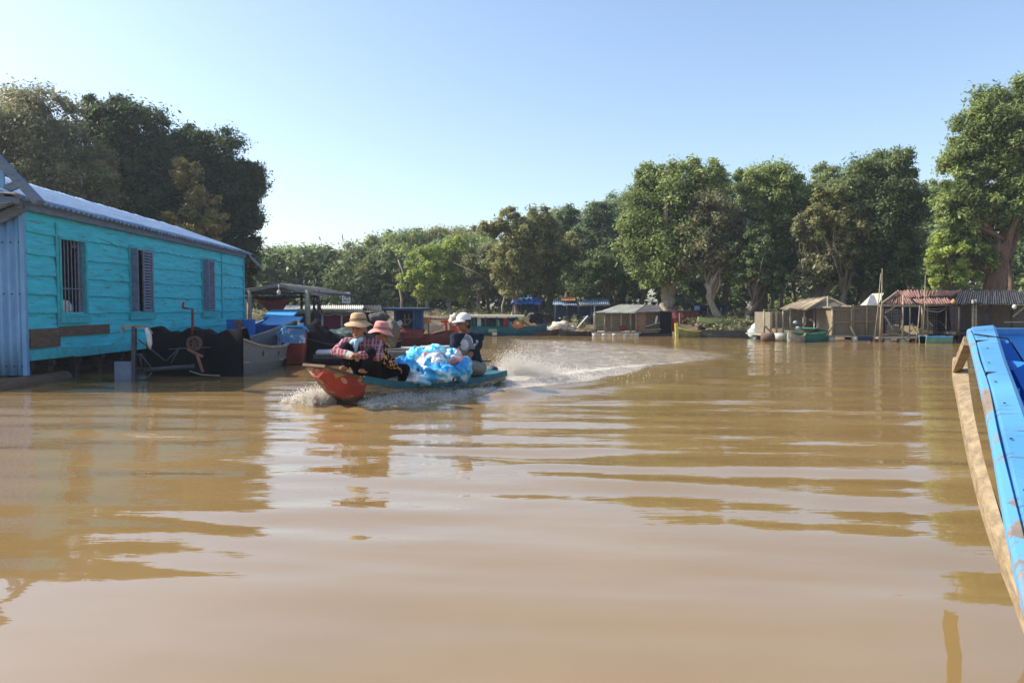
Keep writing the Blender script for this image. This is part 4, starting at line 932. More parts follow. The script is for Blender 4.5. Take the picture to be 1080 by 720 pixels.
for i in range(8):
    ph = PI/2*i/7
    for j in range(n_): t = 2*PI*j/n_; mb.v.append(tuple(hp(.090*math.sin(ph)*math.cos(t), .102*math.sin(ph)*math.sin(t)-.01, .038+.095*math.cos(ph))))
for i in range(7):
    for j in range(n_): mb.f.append((i*n_+j, (i+1)*n_+j, (i+1)*n_+(j+1) % n_, i*n_+(j+1) % n_))
cp = mb.build('cap', capm, r, smooth=True)
mb = MB(); 
for lay in (0, .007):
    for i in range(9):
        t = PI*(i/8)*.8+PI*.1; mb.v.append(tuple(hp(.088*math.cos(t), .09*math.sin(t)+.0, .038-lay)))
    for i in range(9):
        t = PI*(i/8)*.8+PI*.1; mb.v.append(tuple(hp(.092*math.cos(t), .09*math.sin(t)+.085*math.sin(t)**1.3, .016-lay)))
for i in range(8):
    mb.f += [(i, i+1, i+10, i+9), (18+i, 27+i, 28+i, 19+i), (9+i, 10+i, 28+i, 27+i), (i, 18+i, 19+i, i+1)]
mb.build('visor', capm, cp, smooth=True)
# grey striped front panel and sleeve flashes of the polo
pan = fabric('grey_striped_panel', 'polo')
mb = MB(); fw = Vector((-.72, -.68, 0)).normalized(); sw = Vector((fw.y, -fw.x, 0))
a = V['chest']+fw*.05+Vector((-.03, -.02, 0)); mb.ell(a+Vector((0, 0, .0)), (.125*k, .115*k, .155*k)); o = mb.build('shirt_panel', pan, r, smooth=True)
MB().cap(V['sh1'].lerp(V['el1'], .30)+fw*.022, .058*k, V['sh1'].lerp(V['el1'], .62)+fw*.02, .056*k).build('sleeve_panel', pan, r, smooth=True)

# ------------------------------------------------------------------ spray and foam
foamm = bpy.data.materials.new('white_spray'); foamm.use_nodes = True; b = foamm.node_tree.nodes['Principled BSDF']; b.inputs['Base Color'].default_value = (.97, .94, .88, 1); b.inputs['Roughness'].default_value = .35
ft = foamm.node_tree.nodes.new('ShaderNodeBsdfTranslucent'); ft.inputs[0].default_value = (.97, .94, .88, 1); fx = foamm.node_tree.nodes.new('ShaderNodeMixShader'); fx.inputs[0].default_value = .5
fo = foamm.node_tree.nodes['Material Output']; foamm.node_tree.links.new(b.outputs[0], fx.inputs[1]); foamm.node_tree.links.new(ft.outputs[0], fx.inputs[2]); foamm.node_tree.links.new(fx.outputs[0], fo.inputs[0])
OCT = np.array([(.9, 0, -.4), (-.5, .8, -.4), (-.5, -.8, -.4), (0, 0, 1)], float)
OF = np.array([(0, 1, 3), (1, 2, 3), (2, 0, 3), (0, 2, 1)])
def drops(name, label, P, S):
    P = np.asarray(P); S = np.asarray(S); n = len(P); co = (P[:, None, :]+OCT[None]*S[:, None, None]*np.array([1, 1, 1.15])).reshape(-1, 3)
    q = (OF[None]+4*np.arange(n)[:, None, None]).reshape(-1, 3); me = bpy.data.meshes.new(name); org = P.mean(0); org[2] = 0
    fast_mesh(me, (co-org).astype(np.float32), q); me.materials.append(foamm); me.polygons.foreach_set('use_smooth', np.ones(len(q), bool)); o = bpy.data.objects.new(name, me); col.objects.link(o); o.location = org
    return setp(o, label, 'spray', 'spray thrown up by the motorboat', 'stuff')
rs = np.random.RandomState(21)
A3 = np.array([ax.x, ax.y, 0]); N3 = np.array([nr.x, nr.y, 0]); S3 = np.array([ST_.x, ST_.y, 0])
# rooster tail behind the stern
n = 34000; t = rs.gamma(2.4, .42, n); env = .80*np.exp(-((t-.75)/.50)**2)+.20*np.exp(-t/2.4)
z = env*rs.rand(n)**1.5*(.45+.75*vnoise(t*5, t*0+1, 81))*(.6+.6*vnoise(t*19, t*0+1, 82)); s = rs.randn(n)*(.10+.17*t)-.05*t
P = S3+A3*(t+.25)[:, None]+N3*s[:, None]; P[:, 2] = z-.01; P += rs.randn(n, 3)*.015
drops('wake_spray', 'tall spray fan thrown up right behind the motorboat stern', P, rs.uniform(.003, .0115, n)*(1.25-.55*z/.7))
# sheet of spray off the near flank: leaves the hull near the bow, lands aft and outward
n = 50000; s0 = rs.uniform(-.6, 3.05, n); o_ = rs.rand(n)**.8
reach = np.interp(s0, [-.3, 1.2, 2.4, 3.1], [.75, .75, .55, .15]); hh = np.interp(s0, [-.3, .6, 1.8, 2.5, 3.1], [.04, .06, .11, .14, .05])
w_ = np.interp(s0, [q[0] for q in st], [q[1] for q in st]); out = w_*.86+reach*o_
z = hh*(1-(o_*1.25-.35)**2).clip(0, 1)*rs.rand(n)**.7+.01
P = np.array([PM(a, -c_, zz) for a, c_, zz in zip(s0, out, z)]); P += rs.randn(n, 3)*.012; P[:, 2] += (rs.rand(n) < .05)*rs.rand(n)*.10; kp = vnoise(s0*4.5, o_*4, 61)*vnoise(s0*11+3, o_*9, 62) > .13*rs.rand(n)+.10; P = P[kp]; n = len(P)
drops('side_spray', 'low curling sheet of spray along the near side of the motorboat', P, rs.uniform(.0025, .0075, n))
# bow wave to the left
n = 34000; s0 = rs.uniform(2.45, 3.45, n); o_ = rs.rand(n)
out = -(.10+.95*o_*np.interp(s0, [2.5, 3.5], [1, .75])); hb = .17*np.exp(-((o_-.25)/.38)**2)+.03
P = np.array([PM(a-.35*b_*0, -c_, zz) for a, b_, c_, zz in zip(s0, o_, out, hb*rs.rand(n)**1.2)]); P += rs.randn(n, 3)*.02; P[:, 2] += (rs.rand(n) < .06)*rs.rand(n)*.12; kp = vnoise(s0*6, o_*4, 63)*vnoise(s0*13+3, o_*9, 64) > .12*rs.rand(n)+.07; P = P[kp]; n = len(P)
drops('bow_spray', 'bright bow wave foaming on the left of the red bow', P, rs.uniform(.004, .0125, n))
# froth along the wake crest running to the right
n = 16000; t = rs.rand(n)**1.5; pts = np.array([tuple(p) for p in CREST]); sl = np.r_[0, np.cumsum(np.hypot(*np.diff(pts[:, :2], axis=0).T))]
u = t*sl[-1]*.9; P = np.stack([np.interp(u, sl, pts[:, 0]), np.interp(u, sl, pts[:, 1]), np.zeros(n)], 1)
P[:, :2] += rs.randn(n, 2)*(.03+.05*(1-t))[:, None]*1.3; P[:, 2] = .10*(1-t)*rs.rand(n)+.07*(1-t)**.5
kp = vnoise(u*3, t*0, 66) > .35*rs.rand(n)+.15; P = P[kp]; t = t[kp]
drops('wake_crest_froth', 'line of froth along the wake crest trailing to the right', P, rs.uniform(.002, .008, len(P))*(1.2-t))
# ------------------------------------------------------------------ near blue boat at the right edge
nb = thing('blue_boat', 'sky-blue wooden boat with a tan rubbing rail, close at the right edge', 'boat', (2.3, 2.5, 0))
def strip(name, m, parent, L_, R_, t, label=None, sub=5):
    """plank between two edge lines, thickness t downwards"""
    L_ = [Vector(p) for p in L_]; R_ = [Vector(p) for p in R_]
    def res(a):
        o = []
        for i in range(len(a)-1):
            p0 = a[max(i-1, 0)]; p1 = a[i]; p2 = a[i+1]; p3 = a[min(i+2, len(a)-1)]
            for k in range(sub):
                q = k/sub; o.append(.5*((2*p1)+(p2-p0)*q+(2*p0-5*p1+4*p2-p3)*q*q+(3*p1-p0-3*p2+p3)*q**3))
        return o+[a[-1]]
    L2, R2 = res(L_), res(R_); mb = MB(); n = len(L2); dz = Vector((0, 0, t)); bv = .25
    for l, r_ in zip(L2, R2):
        d = (r_-l); b_ = d.normalized()*min(.012, d.length*.2)
        mb.v += [tuple(l-Vector((0, 0, .010))), tuple(l+b_), tuple(r_-b_), tuple(r_-Vector((0, 0, .010))), tuple(r_-dz), tuple(l-dz)]
    for i in range(n-1):
        for j in range(6): a = i*6+j; b_ = i*6+(j+1) % 6; mb.f.append((a, b_, b_+6, a+6))
    mb.f.append((5, 4, 3, 2, 1, 0)); k = (n-1)*6; mb.f.append(tuple(k+j for j in range(6)))
    return mb.build(name, m, parent, label=label)
# line of the outer face of the bulwark
def gl(Y): return .82+.575*(Y-1.2)
def zt(Y): return float(np.interp(Y, [.4, 1.2, 2.0, 3.0, 4.0], [.93, .95, 1.075, 1.17, 1.245]))
ys = [.5, .9, 1.3, 1.8, 2.3, 2.8, 3.3, 3.7, 3.95]
paintb = bpy.data.materials.new('worn_sky_blue_paint'); paintb.use_nodes = True; n = paintb.node_tree; Lk = n.links.new; b = n.nodes['Principled BSDF']; b.inputs['Roughness'].default_value = .55
tc = n.nodes.new('ShaderNodeTexCoord')
mp = n.nodes.new('ShaderNodeMapping'); mp.inputs['Rotation'].default_value = (0, 0, math.radians(60)*1); mp.inputs['Scale'].default_value = (1, 1, 1); Lk(tc.outputs['Object'], mp.inputs[0])
mp2 = n.nodes.new('ShaderNodeMapping'); mp2.inputs['Scale'].default_value = (.5, 5, 2); Lk(mp.outputs[0], mp2.inputs[0])
na = n.nodes.new('ShaderNodeTexNoise'); na.inputs['Scale'].default_value = 7; na.inputs['Detail'].default_value = 9; na.inputs['Roughness'].default_value = .72; Lk(mp2.outputs[0], na.inputs[0])
nb2 = n.nodes.new('ShaderNodeTexNoise'); nb2.inputs['Scale'].default_value = 2.2; nb2.inputs['Detail'].default_value = 4; Lk(tc.outputs['Object'], nb2.inputs[0])
r1 = n.nodes.new('ShaderNodeValToRGB'); r1.color_ramp.elements[0].position = .3; r1.color_ramp.elements[0].color = (.045, .19, .40, 1); r1.color_ramp.elements[1].position = .7; r1.color_ramp.elements[1].color = (.085, .29, .54, 1); Lk(nb2.outputs[0], r1.inputs[0])
r2 = n.nodes.new('ShaderNodeValToRGB'); r2.color_ramp.elements[0].position = .575; r2.color_ramp.elements[1].position = .60; Lk(na.outputs[0], r2.inputs[0])
mx = n.nodes.new('ShaderNodeMix'); mx.data_type = 'RGBA'; Lk(r2.outputs[0], mx.inputs['Factor']); Lk(r1.outputs[0], mx.inputs['A']); mx.inputs['B'].default_value = (.06, .10, .14, 1); Lk(mx.outputs['Result'], b.inputs['Base Color'])
bp = n.nodes.new('ShaderNodeBump'); bp.inputs['Strength'].default_value = .5; bp.inputs['Distance'].default_value = .006; Lk(na.outputs[0], bp.inputs['Height']); Lk(bp.outputs[0], b.inputs['Normal'])
tanw = mat('tan_weathered_rail', (.34, .26, .155), (.17, .125, .075), .85, 9, (1.2, 1.2, 5), .6, wear=(.16, .12, .08), wthr=.62, wsc=7, bd=.012)
edgew = mat('bare_worn_edge', (.27, .20, .14), (.16, .13, .11), .85, 10, bump=.6, bd=.006, wear=(.085, .27, .50), wthr=.46)
deepb = mat('deep_blue_inside', (.015, .16, .52), (.012, .12, .42), .55, 3, bump=.25, wear=(.03, .06, .14), wthr=.66)
capw = lambda Y: float(np.interp(Y, [1.2, 2.0, 2.7, 3.4, 3.95], [.058, .066, .075, .098, .118]))
strip('cap_rail', paintb, nb, [(gl(y)+.014, y, zt(y)) for y in ys], [(gl(y)+capw(y), y-.05, zt(y)+.012) for y in ys], .035)
strip('worn_edge', edgew, nb, [(gl(y)-.006, y, zt(y)-.004) for y in ys[:-1]+[3.85]], [(gl(y)+.018+.004*math.sin(y*6), y, zt(y)+.004) for y in ys[:-1]+[3.85]], .03)
# outer planking below the rail
mb = MB(); zz = []
for y in ys: mb.v += [(gl(y)+.012, y, zt(y)-.034), (gl(y)+.065, y, zt(y)-.20), (gl(y)+.42, y, .45), (gl(y)+1.15, y, -.12), (gl(y)+1.18, y, -.10), (gl(y)+.46, y, .45), (gl(y)+.105, y, zt(y)-.20), (gl(y)+.05, y, zt(y)-.034)]
for i in range(len(ys)-1):
    for j in range(8): a = i*8+j; b_ = i*8+(j+1) % 8; mb.f.append((a, a+8, b_+8, b_))
mb.f.append(tuple(range(8))); mb.f.append(tuple(range((len(ys)-1)*8, len(ys)*8))[::-1])
mb.build('side_planking', paintb, nb)
# timber heads and braces between rail and planking, inside
for y in (.9, 1.55, 2.2, 2.85, 3.5):
    MB().bar((gl(y)+.14, y, zt(y)-.03), (gl(y)+.50, y, .46), .09, .06).build('rib', deepb, nb)
for (px0, py0, px1, py1, Y_) in ((1058, 380, 1064, 387, 3.35), (1066, 408, 1080, 428, 2.75)):
    a = at(px0, py0, Y_); b_ = at(px1, py1, Y_-.1); MB().box((a.x, Y_-.05, b_.z), (b_.x, Y_, a.z)).build('bracket', paintb, nb)
# nail heads and a plank joint in the rail
rn = random.Random(4)
for y in (1.45, 1.75, 2.05, 2.35, 2.7, 3.05, 3.4, 3.75):
    xx = gl(y)+capw(y)*rn.uniform(.35, .7); c = Vector((xx, y-.02, zt(y)+.006)); MB().tube([c, c+Vector((0, 0, .003))], .0035, 8).build('nail', 'dark', nb)
for y in (2.5, 3.3): MB().box((gl(y)+.016, y-.004, zt(y)-.01), (gl(y)+capw(y)-.004, y+.003, zt(y)+.009)).build('plank_joint', 'dark', nb)
# rubbing rail
Lp = [(1004.5, 384, .985), (1004, 398, .93), (1009, 425, .90), (1017, 470, .86), (1025, 506, .83), (1035, 545, .80), (1049, 588, .77), (1065, 630, .75), (1082, 676, .735), (1110, 745, .72)]
Rp = [(1020.5, 377, .985), (1022, 398, .945), (1026, 428, .915), (1034, 465, .875), (1042, 496, .845), (1053, 527, .815), (1066, 566, .785), (1080, 602, .765), (1098, 648, .75), (1132, 715, .735)]
def lowedge(px, py, z): q = gz(px, py, z-.055); q.z = z; return q
strip('rubbing_rail', tanw, nb, [lowedge(*p) for p in Lp], [gz(*p) for p in Rp], .05)
a = gz(1008, 384, .985); b_ = Vector((gl(3.9)+.02, 3.92, 1.17)); MB().bar(a+Vector((.02, .02, -.03)), b_, .045, .05).build('rail_end', tanw, nb)
# bow head: the bulwark turns right, its inner face sunlit at the top
mb = MB(); mb.plate((gl(3.95)+.10, 3.90, zt(4)-.01), (5.2, 3.98, 1.225), (5.2, 4.05, 1.225), (gl(3.95)+.10, 3.99, zt(4)-.01), .03); mb.build('bow_rail', paintb, nb)
MB().hexa([(gl(3.95)+1.0, 3.93, -.1), (5.2, 3.93, -.1), (5.2, 3.965, -.1), (gl(3.95)+1.0, 3.965, -.1), (gl(3.95)+.12, 3.93, 1.205), (5.2, 3.93, 1.205), (5.2, 3.965, 1.205), (gl(3.95)+.12, 3.965, 1.205)]).build('bow_planking', mat('plain_sky_blue', (.10, .40, .76), (.08, .33, .66), .55, 4, bump=.2), nb)
mb = MB(); mb.add([(gl(.5)+.46, .5, .42), (gl(3.93)+.46, 3.93, .42), (5.2, 3.93, .42), (5.2, .5, .42), (gl(.5)+.55, .5, .36), (gl(3.93)+.55, 3.93, .36), (5.2, 3.93, .36), (5.2, .5, .36)], [(0,3,2,1),(4,5,6,7),(0,1,5,4),(1,2,6,5),(2,3,7,6),(3,0,4,7)]); mb.build('floor_boards', deepb, nb)
MB().tube([(gl(3.6)+.2, 3.7, 1.17), (gl(3.4)+.5, 3.8, 1.02), (gl(3.4)+.9, 3.86, 1.0), (gl(3.4)+1.5, 3.9, 1.12)], .004, 6).tube([(gl(3.5)+.02, 3.5, zt(3.5)+.012), (gl(3.4)+.10, 3.3, zt(3.3)+.016), (gl(3.3)+.16, 3.25, zt(3.2)-.02), (gl(3.3)+.3, 3.3, 1.0)], .0035, 6).build('mooring_line', 'net', nb, smooth=True)
MB().box((5.15, .4, -.1), (5.2, 4.05, 1.2)).build('far_planking', paintb, nb)

# ------------------------------------------------------------------ old grey-planked boat moored at the house
stb = [(0, .90, .76, -.1, .72), (.7, .93, .78, -.15, .57), (1.4, .92, .76, -.15, .49), (2.4, .84, .62, -.15, .46), (3.4, .66, .40, -.12, .52), (4.4, .42, .18, -.04, .68), (5.1, .20, .06, .12, .84), (5.5, .05, .02, .30, .96)]
gb, P, L, st_ = boat('moored_boat', 'old grey-planked wooden boat with a black tarred stern, moored at the turquoise house', 'boat', (-6.12, 14.5), (-5.75, 20.0), 2, stb, 'greyhull', 'greywood', thw=0, gw=.06)
MB().hexa([P(-.05, -.95, -.2), P(-.05, .95, -.2), P(.0, .93, -.2), P(.0, -.93, -.2), P(-.05, -.97, .83), P(-.05, .96, .80), P(0, .94, .80), P(0, -.94, .83)]).build('transom', 'hulldark', gb)
# tarpaulin rolled over the stern, wavy top
mb = MB(); nx = 26
for i in range(nx+1):
    x = -.95+1.9*i/nx; z = .86+.05*math.sin(i*.55+1)+.03*math.sin(i*1.3)
    mb.v += [tuple(P(-.13, x, -.05)), tuple(P(-.10, x, .5)), tuple(P(-.06, x, z)), tuple(P(.25, x*.95, z+.03)), tuple(P(.6, x*.9, .60))]
for i in range(nx):
    for j in range(4): a = i*5+j; mb.f.append((a, a+5, a+6, a+1))
mb.build('stern_cover', 'hulldark', gb, smooth=True)
MB().bar(P(0.0, .89, .26), P(2.4, .78, .17), .035, .04).bar(P(2.4, .78, .17), P(3.4, .59, .20), .03, .04).bar(P(3.4, .59, .20), P(4.4, .36, .33), .03, .04).bar(P(4.4, .36, .33), P(5.1, .17, .50), .03, .04).build('rubbing_strake', 'greywood', gb)
cm = MB()
for s, w, z in ((1.0, .90, .38), (2.0, .84, .34), (3.0, .71, .36), (3.8, .55, .44), (4.6, .34, .56)):
    q = P(s, w+.012, z); d = (P(s+1, 0, 0)-P(s, 0, 0)).normalized(); cm.bar(q-d*.07, q+d*.07, .015, .022); cm.bar(q-Vector((0, 0, .06)), q+Vector((0, 0, .06)), .022, .015)
cm.build('iron_cross_strap', 'hulldark', gb)
for i, s in enumerate((1.6, 2.9)): MB().plate(P(s-.15, -.8+i*.12, .40), P(s+.15, -.8+i*.12, .40), P(s+.15, .8-i*.12, .40), P(s-.15, .8-i*.12, .40), .03).build('thwart', 'blue', gb)
MB().plate(P(.2, -.8, .1), P(4.2, -.4, .15), P(4.2, .4, .15), P(.2, .8, .1), .03).build('floor_boards', 'hulldark', gb)
# long-tail engine hung at its stern
en = thing('longtail_engine', 'rusty long-tail boat engine with flywheel and grey rudder plate, by the turquoise house', 'engine', at(180, 395, 13.9))
E = 13.95
MB().tube([at(193, 318, E), at(193, 324.5, E), at(203, 326, E), at(203.3, 362, E)], .026, 8).build('exhaust_pipe', 'maroon', en, smooth=True)
mb = MB(); c = at(205, 362, E-.1)
for i in range(24):
    a, b_ = 2*PI*i/24, 2*PI*(i+1)/24; mb.bar(c+Vector((math.cos(a), 0, math.sin(a)))*.115, c+Vector((math.cos(b_), 0, math.sin(b_)))*.115, .05, .06, (0, 1, 0))
for i in range(3): a = PI*i/3; mb.bar(c-Vector((math.cos(a), 0, math.sin(a)))*.105, c+Vector((math.cos(a), 0, math.sin(a)))*.105, .03, .03, (0, 1, 0))
mb.build('flywheel', mat('pinkish_rust', (.12, .065, .05), (.07, .04, .03), .7, 10, bump=.4), en)
MB().box(at(197, 378, E-.05), at(216, 352, E+.3)).box(at(199, 372, E-.02), at(212, 348, E+.2)).build('engine_block', 'net', en)
MB().tube([at(143, 390.5, E-.1), at(205, 386, E)], [.03, .045], 8).build('tail_shaft', 'steel', en, smooth=True)
MB().bar(at(198, 368, E-.15), at(214, 376, E-.15), .05, .04).bar(at(208, 374, E-.15), at(214, 392, E-.15), .04, .04).build('engine_bracket', 'rust', en)
mb = MB(); mb.bar(at(141.5, 344, E-.2), at(141.5, 404, E-.2), .07, .07); mb.build('handle_post', 'steel', en)
MB().bar(at(129, 344.5, E-.2), at(154, 344.5, E-.2), .06, .05).bar(at(129, 344, E-.2), at(129, 351, E-.2), .04, .05).bar(at(154, 344, E-.2), at(160, 352, E-.2), .04, .05).build('handle_bar', 'greywood', en)
MB().box(at(121, 403.5, E-.22), at(143.5, 381, E-.18)).build('rudder_plate', mat('grey_plastic_plate', (.20, .25, .33), (.14, .18, .25), .6, 6), en)
MB().tube([at(146, 358, E-.2), at(174, 380, E-.2)], .014, 6).tube([at(176, 380, E-.2), at(190, 366, E-.2)], .014, 6).tube([at(190, 366, E-.2), at(180, 383, E-.2)], .012, 6).tube([at(142, 374, E-.2), at(148, 373, E-.2), at(160, 388, E-.2)], .016, 6).tube([at(147, 374, E-.2), at(151, 391, E-.2)], .012, 6).tube([at(160, 393, E-.2), at(150, 404, E-.2)], .016, 6).tube([at(178, 368, E-.2), at(222, 366, E-.2)], .010, 6).build('strut', 'steel', en, smooth=True)
mb = MB(); pts = [at(154, 346, E-.25), at(157, 353, E-.27), at(158, 362, E-.26), at(158.5, 368, E-.25)]; mb.tube(pts, [.03, .05, .045, .015], 7)
setp(mb.build('rag', 'white', None, at(157, 360, E), smooth=True), 'pale torn rag hanging from the engine handle bar', 'rag')
MB().tube([at(200, 391, E), at(212, 395, E), at(232, 396, E)], .012, 6).build('fuel_hose', 'rope', en, smooth=True)

# ------------------------------------------------------------------ blue boats beyond
bb, P, L, st_ = boat('blue_bench_boat', 'blue boat with stepped light blue benches beyond the grey boat', 'boat', (-6.75, 20.1), (-8.0, 26.0), 1.3, None, 'blue', 'ltblue', H=.75, thw=0)
for (x0, x1, y0, y1, Y_) in ((272, 312, 342, 349, 20.6), (276, 311, 335, 341, 21.6), (277, 308, 327, 334, 22.8)):
    a = at(x0, y1, Y_); b_ = at(x1, y0, Y_); MB().plate((a.x, Y_, a.z), (b_.x, Y_, a.z), (b_.x, Y_+.8, b_.z+.02), (a.x, Y_+.8, b_.z+.02), .05).build('bench', 'ltblue', bb)
    MB().box((a.x+.02, Y_+.05, .2), (b_.x-.02, Y_+.75, a.z-.052)).build('bench_box', 'blue', bb)
eb = thing('engine_box', 'blue engine box with a round rusty plate, at the corner of the turquoise house', 'box', at(250, 372, 18.5)); Y_ = 18.5
pb('box_panel', 'blue', eb, 239, 262, 337, 353, Y_, .5); pb('box_base', 'blue', eb, 243, 268, 354, 378, Y_+.02, .8)
c = at(252, 341, Y_-.02); MB().tube([c, c+Vector((0, -.05, 0))], .095, 18).build('round_plate', 'rust', eb)
rb_, P, L, st_ = boat('red_blue_boat', 'red-bottomed boat with a flaking blue bow beside the grey boat', 'boat', (-6.75, 23.3), (-5.03, 17.3), 1.3, [(0,.3,.25,-.05,.6),(2,.42,.35,-.1,.58),(4.2,.42,.34,-.1,.62),(5.4,.32,.26,-.02,.72),(6.2,.22,.18,.02,.85)], 'red', 'ltblue', thw=2, gw=.07)
MB().plate(P(5.0, -.34, .69), P(6.2, -.21, .87), P(6.2, .21, .87), P(5.0, .34, .69), .04).build('bow_deck', 'ltblue', rb_)
mb = MB()
for a, b_ in zip(st_[2:-1], st_[3:]): mb.hexa([P(a[0], a[1]-.02, a[4]-.30), P(b_[0], b_[1]-.02, b_[4]-.30), P(b_[0], b_[1]+.012, b_[4]-.30), P(a[0], a[1]+.012, a[4]-.30), P(a[0], a[1]+.0, a[4]-.02), P(b_[0], b_[1]+.0, b_[4]-.02), P(b_[0], b_[1]+.025, b_[4]-.02), P(a[0], a[1]+.025, a[4]-.02)])
mb.hexa([P(6.2, -.24, .5), P(6.2, .24, .5), P(6.23, .24, .5), P(6.23, -.24, .5), P(6.2, -.25, .84), P(6.2, .25, .84), P(6.23, .25, .84), P(6.23, -.25, .84)])
mb.build('blue_band', mat('flaking_blue_paint', (.10, .27, .50), (.05, .14, .30), .6, 5, bump=.4, wear=(.5, .54, .58), wthr=.54, wsc=5), rb_)

# ------------------------------------------------------------------ canopy raft with grey sheet roof
cr = thing('canopy_raft', 'open raft under a low grey gabled sheet roof, right of the turquoise house', 'raft', (at(298, 350, 25).x, 25, 0)); Y1, Y2 = 23.5, 28
def roof2(root, xl, yl, xm, ym, xr, yr, Ya, Yb, m, name='roof', t=.03, waves=20, amp=.015):
    """gable roof whose front edge has its corners on these pixels at distance Ya"""
    l, c, r_ = at(xl, yl, Ya), at(xm, ym, Ya), at(xr, yr, Ya); dy = Vector((0, Yb-Ya, 0))
    MB().corr(l, l+dy, c+dy, c, waves, amp, 3, .01, seed=int(xl)).build(name, m, root, smooth=True).name
    MB().corr(c, c+dy, r_+dy, r_, waves, amp, 3, .01, seed=int(xr)).build(name, m, root, smooth=True)
roof2(cr, 250, 307, 294, 299, 345, 311, Y1, Y2, 'darkroof')
MB().bar(at(250, 308.5, Y1-.03), at(294, 300.5, Y1-.03), .05, .10).bar(at(294, 300.5, Y1-.03), at(345, 312.5, Y1-.03), .05, .10).build('barge_board', 'greywood', cr)
MB().bar(at(257, 309, Y1), at(337, 309.5, Y1), .07, .08).bar(at(258, 314, Y1+.3), at(335, 313, Y1+.3), .06, .06).build('tie_beam', 'dark', cr)
for (x0, x1, w, Yp) in ((263, 263, .16, Y1), (324, 325, .17, Y1), (331, 331, .07, Y1+.3), (336, 335, .07, Y1), (259, 259, .12, Y2-.2), (318, 318, .1, Y2-.2)): post('post', 'greywood' if w > .1 else 'dark', cr, x0, 306, x1, 358, Yp, w)
p = at(294, 300, Y1-.08); MB().ell(p-Vector((0, 0, .25)), (.06, .06, .08)).tube([p, p-Vector((0, 0, .2))], .012, 6).build('hanging_lamp', 'white', cr, smooth=True)
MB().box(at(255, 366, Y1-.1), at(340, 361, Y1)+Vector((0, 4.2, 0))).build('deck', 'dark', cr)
MB().box(at(255, 361, Y1+.2)-Vector((0, 0, .35)), at(340, 361, Y1+.2)+Vector((0, 3.6, -.05))).build('float', 'hulldark', cr)
for x in (327, 333): MB().bar(at(x, 312, Y1+.1), at(x+7, 330, Y1+.1), .04, .04).bar(at(x+7, 314, Y1+.1), at(x-1, 345, Y1+.1), .03, .03).build('lattice', 'dark', cr)
mb = MB(); c = at(291, 318, Y1+.6)
pts = [at(268, 312, Y1+.6), at(278, 318, Y1+.6), at(286, 321, Y1+.6), at(294, 321.5, Y1+.6), at(299, 317, Y1+.6), at(301, 311, Y1+.6)]; mb.tube(pts, [.05, .14, .24, .26, .16, .03], 9)
setp(mb.build('hammock', mat('brick_red_cloth', (.25, .06, .04), (.14, .035, .03), .9, 6, bump=.6, bd=.05), None, c, smooth=True), 'brick-red cloth bundle slung under the grey gabled roof', 'hammock')

# the dark net heap and the boats between
bn, P, L, st_ = boat('net_boat', 'black low boat loaded with nets left of the crouching woman', 'boat', (-3.2, 19.9), (-5.35, 18.0), 1.3, None, 'hulldark', 'dark', H=.35, thw=0)
def heap(name, m, label, cat, px, py, Y_, rx, ry, rz, seed, group=None):
    rr = random.Random(seed); ph = [rr.uniform(0, 6) for _ in range(6)]; p = at(px, py, Y_)
    fn = lambda d: 1+.13*math.sin(4*d.x+ph[0]+3*d.z)+.10*math.sin(6*d.y+ph[1]+4*d.x)+.07*math.sin(11*d.x+ph[2])*math.cos(9*d.z+ph[3])+.05*math.sin(17*d.z+ph[4]+9*d.y)
    o = MB().ell(p, (rx, ry, rz), 34, 22, fn).build(name, m, None, (p.x, p.y, p.z-rz), smooth=True)
    return setp(o, label, cat, group)
heap('net_pile', 'net', 'tall black fishing net pile leaning beside the blue and red bow', 'net', 335, 362, 18.6, .48, .5, .50, 31)
heap('net_pile', 'net', 'lower black net pile left of the crouching woman', 'net', 352, 366, 18.9, .52, .4, .33, 32)
heap('tarp_heap', 'tealtarp', 'dark green tarpaulin heap behind the crouching woman', 'tarpaulin', 364, 358, 20.5, .65, .5, .32, 33)
heap('cloth_heap', 'cloth_g', 'grey-brown cloth-covered heap behind the pink-hatted woman', 'cloth', 412, 352, 17.0, .17, .3, .30, 34)
heap('cloth_heap', 'cloth_d', 'dark grey rounded bundle just above and between the two bucket hats', 'bundle', 399, 335, 17.3, .22, .25, .12, 35)
lb2, P, L, st_ = boat('plank_decked_boat', 'low long boat with a pale plank deck passing behind the three people', 'boat', (-1.15, 20.8), (-4.75, 18.4), 1.1, [(0,.3,.25,-.05,.22),(1,.5,.4,-.08,.2),(2.4,.52,.42,-.1,.2),(3.6,.4,.28,-.05,.26),(4.33,.1,.05,.1,.38)], 'greyhull', 'paledeck', thw=0)
MB().plate(P(.2, -.4, .215), P(3.6, -.38, .26), P(3.6, .38, .26), P(.2, .45, .215), .03).build('deck', 'paledeck', lb2)
mb = MB().plate(P(.5, -.25, .25), P(1.4, -.3, .27), P(1.4, .3, .27), P(.5, .25, .25), .02); setp(mb.build('plastic_sheet', mat('light_blue_sheet', (.25, .45, .60), (.4, .5, .55), .4, 6, bump=.6, bd=.03), None, P(.9, 0, .25)), 'light blue plastic sheet lying on the pale plank deck', 'sheet')
pr = thing('plank_raft', 'two pale planks floating behind the crouching woman\'s elbow', 'planks', at(350, 370, 18.0)); Y_ = 17.6
MB().plate(at(333, 371, Y_), at(372, 371, Y_), at(372, 367.5, Y_+.6), at(336, 367.5, Y_+.6), .05).build('plank', 'white', pr); MB().plate(at(331, 377, 17.0), at(372, 377, 17.0), at(372, 374.5, 17.5), at(334, 374.5, 17.5), .05).build('plank', 'white', pr)
MB().tube([at(331, 379, 17.1), at(374, 379, 17.1)], .12, 8).build('float', 'hulldark', pr)

